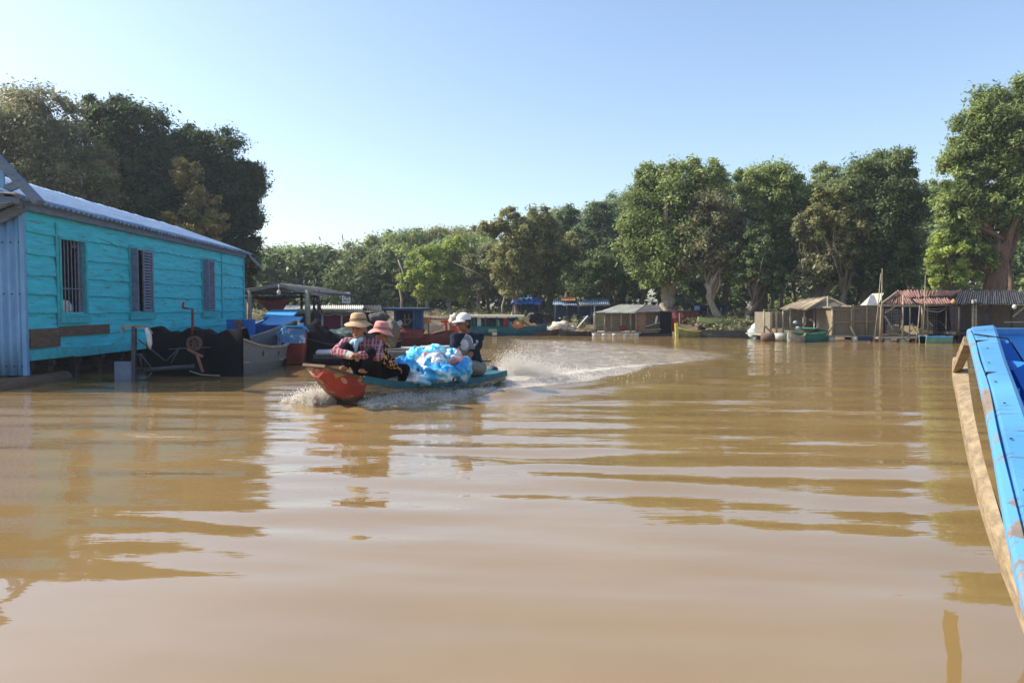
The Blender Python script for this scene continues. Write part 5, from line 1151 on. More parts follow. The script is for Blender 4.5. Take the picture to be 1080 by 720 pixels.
# ------------------------------------------------------------------ long house boat with magenta hangings
hb = thing('magenta_house_boat', 'long low house boat with magenta hangings and a flat pale roof behind the crouching woman', 'house boat', (at(370, 350, 27).x, 27, 0)); Y_ = 27.0
MB().corr(at(296, 328, Y_-.3), at(386, 328, Y_-.3), at(384, 322, Y_+3), at(300, 322, Y_+3), 40, .02, 3).build('roof', 'zincpale', hb, smooth=True)
PB(MB(), 298, 384, 328.5, 330.5, Y_-.25, .08).build('eave_board', 'greywood', hb)
pb('back_wall', 'dark', hb, 300, 398, 329, 356, Y_+2.5, .08)
pb('hull', 'navy', hb, 300, 398, 349, 362, Y_, 3)
pb('hanging', 'magenta', hb, 341, 359, 330.5, 348, Y_, .04); pb('hanging', 'magenta', hb, 361.5, 373, 331, 348, Y_+.02, .04); pb('hanging', 'magenta', hb, 374.5, 384, 332, 347, Y_, .04)
for x in (340, 360.3, 373.6, 386): post('post', 'white' if x < 380 else 'dark', hb, x, 329, x, 350, Y_-.05, .07)
MB().tube([at(338+i*8, 331+(1.6 if i % 2 else 0), Y_-.1) for i in range(6)], .035, 6).build('rolled_canvas', 'sack', hb, smooth=True)
pb('side_locker', 'blue', hb, 332, 339, 333, 348, Y_+.1, .6); pb('low_rail', 'palesheet', hb, 336, 366, 348, 350, Y_-.1, .06)
MB().corr(at(382, 326, Y_-.4), at(404, 328.5, Y_-.4), at(402, 322, Y_+2.5), at(384, 322, Y_+2.5), 12, .02, 3).build('roof', 'darkroof', hb, smooth=True)
mb = MB()
sg = thing('sign_board', 'small white board with three rows of dark characters above the flat pale roof', 'sign', at(365, 335, 30.5)); Y_ = 30.5
pb('board', 'white', sg, 360.8, 369.2, 308, 319.4, Y_, .05)
mb = MB()
for i, row in enumerate(((1, 1, 1), (1, 1, 1), (1, 1, 1))):
    y = 309.6+i*3.2
    for j in range(3):
        x = 362.0+j*2.3; PB(mb, x, x+1.6, y, y+.55, Y_-.02, .018); PB(mb, x+(.0 if (i+j) % 2 else 1.1), x+(.45 if (i+j) % 2 else 1.55), y+.55, y+1.9, Y_-.02, .018); PB(mb, x+.1, x+1.5, y+1.45, y+1.9, Y_-.016, .014)
mb.build('lettering', 'bluemark', sg); post('post', 'dark', sg, 365, 319, 365, 345, Y_+.08, .07)

# ------------------------------------------------------------------ blue-framed cabin boat on a red hull, red frames
cb = thing('cabin_boat', 'red-hulled boat with an open navy blue cabin between the pink hat and the white cap', 'boat', (at(432, 360, 25).x, 25, 0)); Y_ = 25.0
A = at(413, 360, Y_); B = at(487, 360, Y_+1.5)
mb, P = hullmesh(None, [(0, .6, .5, -.05, .45), (1.5, .8, .7, -.1, .36), (.64*2, .8, .7, -.1, .36)][:2]+[(2.3, .7, .5, -.05, .55)], (A.x-.3, Y_+.8, 0), (1, .1)); mb.build('hull', 'maroon', cb)
pb('hull_side', 'maroon', cb, 411, 446, 347, 357, Y_-.05, .07); 
pb('cabin_roof', 'navy', cb, 403, 448, 325.2, 327.6, Y_-.1, 1.8); pb('roof_top', 'palesheet', cb, 404, 447, 324.6, 325.2, Y_-.05, 1.7)
for (x, Yp) in ((406, Y_), (416.5, Y_), (436.5, Y_), (445.5, Y_), (406, Y_+1.6), (445, Y_+1.6)): PB(MB(), x-1, x+1, 327.6, 349, Yp, .07).build('post', 'midblue' if Yp == Y_ else 'navy', cb)
pb('cabin_wall', 'navy', cb, 417, 446, 327.6, 348, Y_+1.55, .05); pb('cabin_side', 'midblue', cb, 437.5, 445, 328, 347, Y_+.1, .05)
mb = MB()
for q in ((425, 337, 435, 337), (427, 331, 427, 342), (431, 331, 431, 337), (425, 342, 430, 342), (430, 342, 434, 338)): mb.bar(at(q[0], q[1], Y_+.5), at(q[2], q[3], Y_+.5), .05, .04, (0, 1, 0))
mb.build('hanging_rack', 'bamboo', cb)
MB().ell(at(419, 342, Y_+.3), (.09, .09, .09)).build('pot', 'white', cb, smooth=True); MB().ell(at(422, 341, Y_+.3), (.08, .08, .12)).build('pot', 'white', cb, smooth=True)
rf = thing('red_frame_raft', 'raft carrying a bright red triangular lifting frame left of the white-capped man', 'raft', (at(465, 360, 25.5).x, 25.5, 0)); Y_ = 25.5
MB().box(at(440, 362, Y_), at(492, 357, Y_)+Vector((0, 1.8, 0))).build('deck', 'dark', rf); pb('deck_edge', 'greywood', rf, 440, 492, 355.5, 357, Y_-.02, .06)
mb = MB()
for q in ((447, 355, 471, 340), (445, 355.5, 472, 349), (470, 337, 472, 356), (459, 352, 471, 350), (465, 339, 473, 339), (474, 341, 484, 355)): mb.bar(at(q[0], q[1], Y_), at(q[2], q[3], Y_), .075, .07)
mb.build('lifting_frame', 'brightred', rf); MB().bar(at(452, 352, Y_-.1), at(469, 341, Y_-.1), .03, .03).build('brace', 'white', rf)
MB().bar(at(443, 336, Y_+.6), at(476, 336.5, Y_+.6), .05, .06).bar(at(452, 337, Y_+.6), at(452, 356, Y_+.6), .05, .05).bar(at(475, 337, Y_+.6), at(475, 356, Y_+.6), .05, .05).build('cross_pole', 'bamboo', rf)
for k, (x0, x1, y0, y1, m_, lb_) in enumerate(((447, 453, 335.5, 341, 'orange', 'small orange crate hung left on the red frame raft'), (446, 450, 342, 347.5, 'sack', 'pale box stacked below the orange crate'), (476, 483, 344.5, 352, 'brightred', 'bright red crate beside the white-capped man\'s face'))):
    t_ = thing('crate', lb_, 'crate', at((x0+x1)/2, y1, Y_-.05)); pb('box', m_, t_, x0, x1, y0, y1, Y_-.05, .4); pb('lid', m_, t_, x0-.4, x1+.4, y0-.7, y0-.05, Y_-.08, .46)
setp(MB().ell(at(478.5, 338, Y_+.2), (.17, .2, .24), 20, 12, lambda d: 1+.15*math.sin(5*d.x+7*d.z)).build('sack', 'sack', None, at(478, 345, Y_+.2), smooth=True), 'pale sack hung up left of the white cap', 'sack')
heap('red_net_heap', 'maroon', 'dark red tangled heap on the cabin boat\'s deck', 'net', 432, 350, 25.3, .5, .4, .16, 41)

# ------------------------------------------------------------------ long covered boat with hanging clothes
lc = thing('covered_boat', 'long teal boat with a thin flat roof and clothes hanging, right of the white-capped man', 'boat', (at(530, 352, 34.5).x, 34.5, 0)); Y_ = 34.5
A = at(486, 352, Y_); B = at(577, 352, Y_)
mb, P = hullmesh(None, [(0, .6, .5, -.05, .5), (.8, .75, .6, -.1, .42), (2.6, .75, .6, -.1, .40), (3.4, .5, .35, 0, .42), (4.0, .08, .04, .15, .55)], (A.x, Y_+.7, 0), (1, 0), .04); mb.build('hull', 'teal', lc)
pb('roof', 'zincpale', lc, 484, 553, 332.6, 334.2, Y_-.1, 1.7)
for x in (489, 500, 512, 524, 536, 545): post('post', 'teal', lc, x, 334, x, 347, Y_, .07)
pb('back_panel', 'teal', lc, 486, 546, 335, 347, Y_+1.4, .05)
cl = [('white shirt hanging leftmost under the thin flat roof', 503, 507.5, 335, 345, 'white'), ('small red cloth second under the thin flat roof', 512.5, 515.5, 338, 342.5, 'maroon'), ('pale cloth hanging in the middle under the thin flat roof', 524.5, 527, 337.5, 344.5, 'sack'), ('long red cloth hanging under the thin flat roof', 531, 535, 335, 344, 'brightred'), ('blue and white rag at the right end under the thin flat roof', 537, 540.5, 339, 345, 'palesheet')]
for k, (lb_, x0, x1, y0, y1, m_) in enumerate(cl):
    a = at(x0, y1, Y_); b_ = at(x1, y0, Y_); mb = MB(); n_ = 6
    mb.corr((a.x, Y_+.1, a.z), (b_.x, Y_+.1, a.z+.03), (b_.x-.02, Y_+.1, b_.z), (a.x+.02, Y_+.1, b_.z), 2, .03, 4, .01, .01)
    setp(mb.build('hanging_cloth', m_, None, ((a.x+b_.x)/2, Y_+.1, a.z), smooth=True), lb_, 'cloth', 'clothes hanging under the long boat\'s roof')
heap('cloth_heap', 'orange', 'orange-brown bundle on the foredeck of the long covered boat', 'bundle', 546, 342.5, 34.6, .28, .3, .2, 43)
t_ = thing('crate', 'pale green crate floating low against the long teal boat', 'crate', at(519, 352, 33.9)); pb('box', 'ltgreen', t_, 515, 524, 347.5, 350.5, 33.9, .4); pb('base', 'sack', t_, 519, 524, 350.6, 353.5, 33.9, .4)
low, P, L, st_ = boat('low_dark_boat', 'low dark boat moored between the long teal boat and the pale sacks', 'boat', (at(552, 352, 35).x, 35.3), (at(592, 352, 35).x, 35.0), .9, None, 'brown', 'dark', H=.18, rb=.12)
low2, P, L, st_ = boat('low_dark_boat', 'low dark boat just left of the grey tin-roofed hut', 'boat', (at(590, 353, 35).x, 34.6), (at(628, 353, 35).x, 34.3), .9, None, 'dark', 'dark', H=.16, rb=.1)
for k, (px, py, r_, lb_) in enumerate(((570, 348, .15, 'small pale sack leftmost on the bank below the blue tarp'), (577, 347.5, .17, 'second small pale sack below the blue tarp'), (584, 346.5, .22, 'pale sack left of the largest one on the bank'), (591, 344.5, .36, 'largest pale sack on the bank right of the blue tarp hut'), (602, 346.5, .22, 'rounded pale sack right of the largest one, below the grey sheet roofs'))):
    heap('sack', 'sack', lb_, 'sack', px, py, 38.8, r_*1.25, r_, r_*.8, 60+k, 'pale sacks on the bank')

# ------------------------------------------------------------------ huts on the far bank
def hut(label, name='stilt_hut', cat='hut', px=0, Y_=40, group=None):
    p = at(px, 345, Y_); return thing(name, label, cat, (p.x, Y_, ground_z(p.x, Y_)))
h1 = hut('open hut with a bright blue tarpaulin roof on the far bank', px=555, Y_=42.5); Y_ = 42.5
MB().corr(at(538.5, 321, Y_), at(572, 320.5, Y_), at(571, 313.5, Y_+1.6), at(541, 314, Y_+1.6), 6, .03, 4, .02).build('roof', 'bluetarp', h1, smooth=True)
for (x, Yp) in ((541, Y_+.05), (550, Y_+.1), (562, Y_+.1), (571, Y_+.05), (543, Y_+1.7), (569, Y_+1.7)): post('post', 'dark', h1, x, 319, x, 345, Yp, .09)
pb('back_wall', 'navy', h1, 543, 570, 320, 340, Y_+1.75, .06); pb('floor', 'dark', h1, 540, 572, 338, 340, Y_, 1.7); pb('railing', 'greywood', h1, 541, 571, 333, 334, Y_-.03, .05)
st1 = thing('stove', 'white-topped stove standing under the blue tarpaulin roof', 'stove', at(549, 338, 42.7)); pb('body', 'greywood', st1, 547.5, 550.5, 329, 338, 42.7, .3); pb('top', 'white', st1, 547, 551, 334, 338.5, 42.6, .3)
t_ = thing('tuk_tuk', 'small vehicle with a white windscreen frame beside the blue tarp hut', 'vehicle', at(564, 340, 41.2)); Y_ = 41.2
pb('body', 'net', t_, 560, 571, 333, 337.5, Y_, .9); MB().bar(at(556, 334, Y_), at(559, 330.5, Y_), .06, .06).bar(at(559, 330.5, Y_), at(563, 330.5, Y_), .06, .06).build('windscreen_frame', 'white', t_); pb('roof', 'dark', t_, 558, 572, 329.2, 330.2, Y_, .9)
for x in (561, 570): MB().tube([at(x, 338, Y_-.05), at(x, 338, Y_-.05)+Vector((0, .1, 0))], .16, 14).build('wheel', 'net', t_)
h2 = hut('long dark hut under patched pale blue roof sheets with an orange strip', px=614, Y_=40.5); Y_ = 40.5
MB().corr(at(583, 321.5, Y_), at(609, 321.5, Y_), at(608, 315, Y_+2), at(584, 315, Y_+2), 12, .025, 3, .01).build('roof', 'palesheet', h2, smooth=True)
MB().corr(at(613, 321, Y_), at(643, 320.5, Y_), at(641, 311.5, Y_+2), at(616, 312, Y_+2), 14, .025, 3, .01).build('roof', 'palesheet', h2, smooth=True)
MB().plate(at(592, 316.5, Y_+.3), at(607, 316.5, Y_+.3), at(607, 313, Y_+1.2), at(592, 313, Y_+1.2), .03).build('roof_patch', 'orange', h2); pb('eave_board', 'bamboo', h2, 613, 644, 321, 322.3, Y_-.05, .06)
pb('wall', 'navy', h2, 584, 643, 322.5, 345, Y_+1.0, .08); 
for x in (586, 598, 610, 624, 627): post('post', 'palesheet' if x == 627 else 'dark', h2, x, 322, x, 346, Y_, .09)
pb('floor', 'dark', h2, 584, 644, 344, 346, Y_+.02, 1.0); pb('railing', 'ltblue', h2, 612, 628, 334, 334.8, Y_-.02, .04)
MB().bar(at(608, 347, 39.0), at(620, 333, 39.3), .06, .06).build('x', 'white', None, at(608, 347, 39)).name = 'leaning_pole'
setp(bpy.data.objects['leaning_pole'], 'pale pole leaning against the dark wall left of the grey tin-roofed hut', 'pole')

# grey tin-roofed floating hut
h3 = hut('grey tin-roofed floating hut with fenced porch in front of the huge flared trunk', 'floating_hut', px=665, Y_=34.6); Y_ = 34.2; h3.location.z = 0; ORG[h3.name].z = 0
MB().corr(at(628, 329.5, Y_-.2), at(669, 330, Y_-.2), at(681, 321.5, Y_+1.6), at(654, 321, Y_+1.6), 18, .02, 4, .012).build('roof', 'zincpale', h3, smooth=True)
MB().corr(at(695, 322, Y_+.2), at(681, 321.2, Y_+1.6), at(669, 329.5, Y_-.2), at(700, 328.5, Y_-.2), 10, .02, 3, .01).build('roof', 'darkroof', h3, smooth=True)
pb('gable', 'thatch2', h3, 672, 697, 329, 350, Y_+.3, .08); pb('door', mat('brown_door', (.26, .16, .10), (.18, .11, .07), .8, 8), h3, 671, 681, 329.5, 351, Y_, .05)
pb('back_wall', 'thatch2', h3, 628, 672, 330, 350, Y_+1.5, .06)
for x in (627, 638, 645, 655, 665, 671): post('post', 'bamboo', h3, x, 329, x, 352, Y_-.05, .075)
pb('fence_panel', mat('greenish_net_panel', (.22, .23, .12), (.14, .15, .09), .9, 12, bump=.5), h3, 628, 637, 333, 342, Y_, .03); pb('fence_panel', 'thatch2', h3, 638.5, 654, 331, 350, Y_+.1, .03)
for y in (342, 333): pb('rail', 'bamboo', h3, 626, 638, y, y+.8, Y_-.1, .05)
pb('deck', 'greywood', h3, 624, 676, 350, 352, Y_-.25, 2.0)
for x in (627, 637, 648, 660, 671): MB().tube([at(x-2.6, 353.5, Y_-.2), at(x+2.6, 353.5, Y_-.2)], .11, 10).build('float', 'sack', h3, smooth=True)
MB().ell(at(657, 346, Y_), (.2, .2, .14)).build('basket', 'maroon', h3, smooth=True)
h4 = hut('small black net-walled pen joined to the right end of the grey tin-roofed hut', 'fish_pen', 'pen', 702, 34.4); Y_ = 34.2; h4.location.z = 0; ORG[h4.name].z = 0
pb('wall', 'net', h4, 696, 708, 329, 352, Y_, .06); pb('side_wall', 'cloth_d', h4, 708, 709, 329.5, 352, Y_, 1.4); pb('roof', 'darkroof', h4, 694, 710, 328, 329.2, Y_-.1, 1.5); pb('back_wall', 'net', h4, 696, 708, 330, 352, Y_+1.4, .05)
MB().bar(at(681, 344, Y_-.05), at(696, 340, Y_-.05), .05, .05).bar(at(681, 348, Y_-.05), at(697, 347, Y_-.05), .12, .05).build('rail', 'greywood', h4); pb('float', 'dark', h4, 676, 709, 351.5, 354.5, Y_-.1, 1.6)
setp(MB().corr(at(690.5, 341, Y_-.12), at(692.5, 341, Y_-.12), at(694, 333, Y_-.12), at(692, 333, Y_-.12), 1, .03, 3).build('hanging_cloth', 'white', None, at(692, 337, Y_-.1)), 'narrow white cloth hanging on the pen by the grey tin-roofed hut', 'cloth')
br = thing('barrel', 'red barrel at the water\'s edge right of the black pen', 'barrel', at(710.5, 349.5, 34.6)); c = at(710.5, 349.5, 34.6)
MB().tube([c, c+Vector((0, 0, .28)), c+Vector((0, 0, .56))], [.14, .155, .14], 16).build('drum', 'brightred', br); MB().tube([c+Vector((0, 0, .54)), c+Vector((0, 0, .585))], .15, 16).build('rim', 'maroon', br)
def pole(label, x0, y0, x1, y1, Y_, w=.05, m='bamboo', cat='pole', group=None):
    a = at(x1, y1, Y_); o = MB().tube([a, (a+at(x0, y0, Y_))/2+Vector((.02, 0, 0)), at(x0, y0, Y_)], [w/2, w*.42, w*.3], 7).build('pole', m, None, a, smooth=True); return setp(o, label, cat, group)
pole('thin mooring pole standing by the red barrel', 716.5, 330, 716, 353, 34.0)
# things on the bank to the right of it
wb, P, L, st_ = boat('beached_boat', 'maroon wooden boat hull beached beneath the trees left of the blue cabin', 'boat', (at(738, 340, 37).x, 37.2), (at(708, 338, 37).x, 37.6), .9, None, 'maroon', 'dark', H=.45, rb=.25, thw=1)
wb.location.z = .62
kb = thing('beached_cabin', 'navy blue boat cabin with pale window frames beached under the trees', 'boat cabin', at(747, 336, 37.6)); Y_ = 37.6
pb('cabin', 'navy', kb, 736, 764, 323, 336, Y_, 1.5); pb('roof', 'navy', kb, 729, 767, 321.5, 323, Y_-.15, 1.8); pb('hull', 'navy', kb, 728, 768, 334, 338.5, Y_-.1, 1.7)
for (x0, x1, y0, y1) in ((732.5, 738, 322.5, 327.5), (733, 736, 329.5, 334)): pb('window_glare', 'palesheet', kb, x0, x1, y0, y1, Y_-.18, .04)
for x in (746.5, 760.5): PB(MB(), x-.5, x+.5, 324, 333, Y_-.14, .05).build('window_post', 'palesheet', kb)
pb('side_window', 'black', kb, 740, 745, 325, 331, Y_-.03, .02); pb('side_window', 'black', kb, 749, 758, 325, 331, Y_-.03, .02)
yc, P, L, st_ = boat('light_canoe', 'long pale yellow-green canoe lying on the bank', 'canoe', (at(792, 336, 35.4).x, 35.6), (at(735, 338, 35.4).x, 35.2), .55, [(0,.03,.02,.1,.26),(.4,.16,.1,.02,.22),(1.3,.26,.2,0,.18),(2.1,.16,.1,.02,.24),(2.58,.03,.02,.12,.30)], 'yelgreen', 'yelgreen', thw=2, gw=.04)
yc.location.z = .53
yb_, P, L, st_ = boat('yellow_bow_boat', 'olive wooden boat with a bright yellow bow post at the waterline', 'boat', (at(744, 356, 32.8).x, 32.9), (at(712, 357, 32.8).x, 32.5), .7, None, mat('olive_hull', (.22, .22, .08), (.14, .14, .06), .7, 6), 'yellow', H=.26, rb=.18, thw=1)
MB().bar(P(L*.99, 0, .02), P(L+.02, 0, .62), .13, .12).bar(P(L-.02, 0, .38), P(L-.30, 0, .30), .06, .08).build('bow_post', 'yellow', yb_)
dl, P, L, st_ = boat('dark_longboat', 'long dark grey boat moored beneath the bank, right of the yellow bow', 'boat', (at(738, 356, 32.6).x, 32.8), (at(808, 357, 32).x, 31.9), .85, None, mat('dark_slate_hull', (.06, .075, .075), (.035, .045, .045), .7, 6), 'dark', H=.28, rb=.08, rs_=.06, thw=4)
heap('engine_heap', 'net', 'black engine on the left end of the long dark grey boat', 'engine', 740, 347, 32.7, .17, .16, .12, 51)
heap('tarp_dome', mat('pale_blue_white_tarp', (.62, .58, .52), (.2, .5, .6), .6, 3, bump=.3), 'blue and white tarpaulin dome at the right end of the long dark grey boat', 'tarpaulin', 800, 350, 31.8, .40, .4, .36, 52)

# ------------------------------------------------------------------ tan-roofed floating hut
h5 = hut('floating hut with a pale tan gabled sheet roof and open front', 'floating_hut', px=850, Y_=29.5); Y_ = 29.4; h5.location.z = 0; ORG[h5.name].z = 0
l, c, r_ = at(820, 326.5, Y_), at(873, 313, Y_), at(892, 322.5, Y_)
MB().corr(at(822, 326, Y_-.1), at(850, 326, Y_-.1), at(873.5, 313, Y_+.6), at(845, 315.5, Y_+2.3), 14, .02, 4, .02, seed=8).build('roof', 'tanroof', h5, smooth=True)
MB().plate(at(850, 326, Y_-.08), at(892, 322, Y_+.3), at(874, 313, Y_+.62), at(873, 313, Y_+.6), .02).build('gable', 'thatch2', h5)
MB().corr(at(873.5, 312.6, Y_+.6), at(893, 322, Y_+.3), at(888, 320, Y_+2.3), at(852, 314.8, Y_+2.3), 8, .02, 3, .01).build('roof', 'thatch2', h5, smooth=True)
MB().bar(at(850, 326.5, Y_-.15), at(873.5, 313, Y_+.5), .05, .07).bar(at(873.5, 313, Y_+.5), at(893, 322.5, Y_+.2), .05, .07).build('barge_pole', 'bamboo', h5)
for x, y in ((806, 326.5), (813, 328), (819, 327), (826, 327), (833.5, 326.5), (848, 326), (860, 324), (873, 313), (878, 322)): post('post', 'bamboo' if x != 860 else 'dark', h5, x, y, x, 354, Y_, .07)
pb('rail', 'bamboo', h5, 805, 820, 326, 327, Y_-.03, .05); pb('woven_panel', 'thatch2', h5, 813.5, 826, 329, 346, Y_+.1, .04); pb('woven_panel', 'thatch2', h5, 826, 848, 327, 348, Y_+1.8, .05); pb('woven_panel', 'thatch2', h5, 848, 892, 325, 350, Y_+2.0, .05); pb('side_wall', 'thatch2', h5, 813, 814, 329, 352, Y_+.1, 2)
rp = random.Random(3); sl = MB(); x = 814.0
while x < 825.5: w_ = rp.uniform(.4, .8); PB(sl, x, x+w_, 328.5+rp.uniform(-.6, .8), 346+rp.uniform(-1, 2), Y_+.075, .02); x += w_+rp.uniform(.3, .8)
sl.build('bamboo_slats', 'greywood', h5)
pb('rail', 'bamboo', h5, 813, 845, 345.5, 346.4, Y_-.05, .05); pb('deck', 'greywood', h5, 805, 880, 352.5, 354, Y_-.1, 2.2)
MB().bar(at(806, 343, Y_-.1), at(817, 354, Y_-.1), .06, .06).build('brace', 'bamboo', h5)
mb = MB()
for i, (x, y, a_) in enumerate(((839, 340, .10), (855, 337, .07), (858, 338.5, .08), (842, 346, .12))): mb.ell(at(x, y, Y_+.8), (a_, a_, a_*.7), 10, 7)
mb.build('pot', 'palesheet', h5, smooth=True)
for k, (x, lb_) in enumerate(((810, 'left barrel float under the tan-roofed hut, half open'), (822, 'right pale barrel float under the tan-roofed hut'))):
    c = at(x, 356, Y_-.25); t_ = thing('barrel', lb_, 'barrel', c, 'barrel floats'); MB().tube([c+Vector((-.24, 0, 0)), c+Vector((0, 0, 0)), c+Vector((.24, 0, 0))], [.17, .185, .17], 16).build('drum', 'brown' if k == 0 else 'sack', t_, smooth=True); MB().tube([c+Vector((.23, 0, 0)), c+Vector((.25, 0, 0))], .155, 16).build('opening', 'black' if k == 0 else 'bamboo', t_)
pp = [('small seated cream bundle in the tan-roofed hut', 866, 341, .22, .26), ('narrow pale bundle hung inside the tan-roofed hut', 848.5, 338, .07, .18)]
for k, (lb_, x, y, a_, b_) in enumerate(pp): heap('sack', 'sack', lb_, 'sack', x, y, Y_+.9, a_, a_, b_, 70+k)
gbt, P, L, st_ = boat('green_boat', 'dark green covered boat moored in front of the tan-roofed hut', 'boat', (at(872, 358, 28.6).x, 28.9), (at(826, 358, 28.6).x, 28.4), .8, None, 'green', 'ltgreen', H=.32, rb=.12, thw=1)
MB().plate(P(.1, -.35, .40), P(.7, -.4, .50), P(.7, .4, .50), P(.1, .35, .40), .04).build('cover', 'green', gbt)
MB().hexa([P(-.1, .42, 0), P(.5, .44, 0), P(.5, .46, 0), P(-.1, .44, 0), P(.05, .42, .22), P(.45, .44, .22), P(.45, .46, .22), P(.05, .44, .22)]).build('stern_board', 'maroon', gbt)
bw, P, L, st_ = boat('small_rowing_boat', 'small worn wooden boat left of the dark green boat', 'boat', (at(842, 358, 28.6).x, 28.3), (at(824, 359, 28.6).x, 27.9), .5, None, 'greywood', 'bamboo', H=.22, rb=.2, thw=1)

# ------------------------------------------------------------------ woven pens and the red-roofed hut
def pen(label, x0, x1, y0, Y_, m, cols, fm='bamboo', yb=353.5, dep=1.8, floats=()):
    t_ = hut(label, 'fish_pen', 'pen', (x0+x1)/2, Y_); t_.location.z = 0; ORG[t_.name].z = 0
    pb('woven_wall', m, t_, x0, x1, y0, yb, Y_, .04); pb('woven_wall', m, t_, x0, x0+.8, y0, yb, Y_+.05, dep); pb('woven_wall', m, t_, x1-.8, x1, y0, yb, Y_+.05, dep); pb('woven_wall', m, t_, x0, x1, y0+.3, yb, Y_+dep, .04)
    rp = random.Random(int(x0)); sl = MB(); x = x0+.4
    while x < x1-.6:
        w_ = rp.uniform(.35, .8); PB(sl, x, x+w_, y0+rp.uniform(.2, 1.2), yb+rp.uniform(-.8, .3), Y_-.022, .02); x += w_+rp.uniform(.25, .9)
    sl.build('bamboo_slats', 'greywood', t_)
    for x in cols: post('post', fm, t_, x, y0-2, x, yb+2, Y_-.06, .075)
    for y in (y0+1, (y0+yb)/2, yb): pb('rail', fm, t_, x0-.5, x1+.5, y, y+.9, Y_-.09, .05)
    pb('roof', 'thatch2', t_, x0-1, x1+1, y0-1.6, y0-.2, Y_-.1, dep+.2)
    pb('deck', 'greywood', t_, x0-1.5, x1+1, yb+.5, yb+2, Y_-.25, dep+.3)
    for x in floats: MB().tube([at(x, 358, Y_-.1)-Vector((0, 0, .1)), at(x, 354.6, Y_-.1)], .13, 12).build('float', 'sack', t_, smooth=True)
    return t_
p1 = pen('brown woven pen right of the tan-roofed hut, with slanting corner braces', 877.5, 897.5, 325, 28.8, 'thatch', (878, 898), floats=(877, 901))
for q in ((871,354,878,344),(897,344,902,355)): MB().bar(at(q[0], q[1], 28.6), at(q[2], q[3], 28.6), .06, .06).build('brace', 'bamboo', p1)
p2 = pen('wider woven pen with a pale lashed edge, left of the red-roofed hut', 898.5, 926, 323.5, 28.9, 'thatch', (900, 914, 927), floats=(922,))
MB().box(at(903, 359, 28.6), at(920, 354.5, 28.6)+Vector((0, 1, 0))).build('float_box', 'navy', p2)
t_ = thing('white_sheet_roof', 'slanting white sheet roof between the woven pen and the red roof', 'shelter', at(920, 330, 30.5)); Y_ = 30.5
MB().plate(at(906, 323, Y_-.3), at(926, 322.5, Y_-.3), at(932, 309, Y_+1.3), at(920, 309.5, Y_+1.3), .03).build('roof', 'zincpale', t_)
MB().plate(at(914, 322, Y_-.33), at(926, 322, Y_-.33), at(922, 311, Y_-.2), at(918, 311, Y_-.2), .02).build('sheet', 'white', t_)
for x in (909, 924): post('post', 'bamboo', t_, x, 322, x, 350, Y_, .07)
h6 = hut('open stilt hut under a rust-red corrugated roof', 'floating_hut', px=965, Y_=28.6); Y_ = 28.4; h6.location.z = 0; ORG[h6.name].z = 0
MB().corr(at(968, 320.5, Y_-.2), at(1004, 320.5, Y_-.2), at(1000, 312, Y_+.8), at(962, 313, Y_+.8), 14, .025, 3, .02, seed=3).build('roof', 'redroof', h6, smooth=True)
MB().corr(at(955, 313.5, Y_+.6), at(1003, 312, Y_+.6), at(1016, 306, Y_+2.2), at(946, 306.5, Y_+2.2), 20, .025, 3, .02, seed=4).build('roof', 'redroof', h6, smooth=True)
MB().corr(at(930, 321, Y_), at(965, 320, Y_), at(952, 307, Y_+1.4), at(944, 307.5, Y_+1.4), 12, .02, 3, .02, seed=5).build('roof', 'redroof', h6, smooth=True)
MB().bar(at(928, 322, Y_-.1), at(973, 322.5, Y_-.1), .07, .08).bar(at(973, 322, Y_-.1), at(1004, 321.5, Y_-.1), .06, .07).bar(at(930, 320, Y_-.05), at(946, 308, Y_+1), .05, .06).build('eave_pole', 'bamboo', h6)
for (x, y, x2, w) in ((930, 322, 928.5, .09), (931, 324, 930, .07), (952.5, 311, 952, .07), (960, 324, 959, .05), (972.5, 322, 972.5, .08), (978, 322, 979, .06), (1003, 321, 1004, .07), (998, 322, 998, .05)): post('post', 'bamboo', h6, x, y, x2, 356, Y_-.05, w)
for q in ((933,330,944,323),(933,333,942,348),(972,345,968,356),(1004,348,1010,356),(978,338,984,344)): MB().bar(at(q[0], q[1], Y_-.1), at(q[2], q[3], Y_-.1), .05, .05).build('brace', 'bamboo', h6)
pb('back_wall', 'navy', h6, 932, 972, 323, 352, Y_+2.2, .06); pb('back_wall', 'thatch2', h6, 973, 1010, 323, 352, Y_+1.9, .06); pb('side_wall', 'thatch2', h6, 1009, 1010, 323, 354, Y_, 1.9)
pb('deck', 'greywood', h6, 926, 1012, 355.6, 357.2, Y_-.2, 2.4)
for x in (935, 951, 964, 1008): MB().tube([at(x-3, 360, Y_), at(x+3, 360, Y_)], .15, 12).build('float', 'sack' if x != 964 else 'brown', h6, smooth=True)
MB().plate(at(935, 350, Y_+.3), at(948, 354, Y_+.3), at(948, 342, Y_+1.0), at(936, 342, Y_+1.0), .05).plate(at(950, 354, Y_+.3), at(970, 354, Y_+.3), at(968, 344, Y_+1.2), at(950, 343, Y_+1.2), .05).build('work_platform', 'bamboo', h6)
rr = random.Random(6)
mb = MB()
for i in range(14):
    x = rr.uniform(948, 972); y = rr.uniform(343, 352); mb.bar(at(x, y, Y_+rr.uniform(.1, .6)), at(x+rr.uniform(-6, 6), y+rr.uniform(-4, 3), Y_+rr.uniform(.1, .6)), .03, .03)
setp(mb.build('driftwood', 'bamboo', None, at(960, 354, Y_)), 'loose pile of thin sticks on the platform under the rust-red roof', 'sticks')
MB().tube([at(974, 325, Y_-.1), at(980, 328, Y_-.1), at(990, 329, Y_-.1), at(999, 325, Y_-.1)], .03, 6).tube([at(974, 325, Y_), at(985, 326, Y_), at(1003, 324, Y_)], .02, 6).build('x', 'rope', h6, smooth=True).name = 'slung_rope'
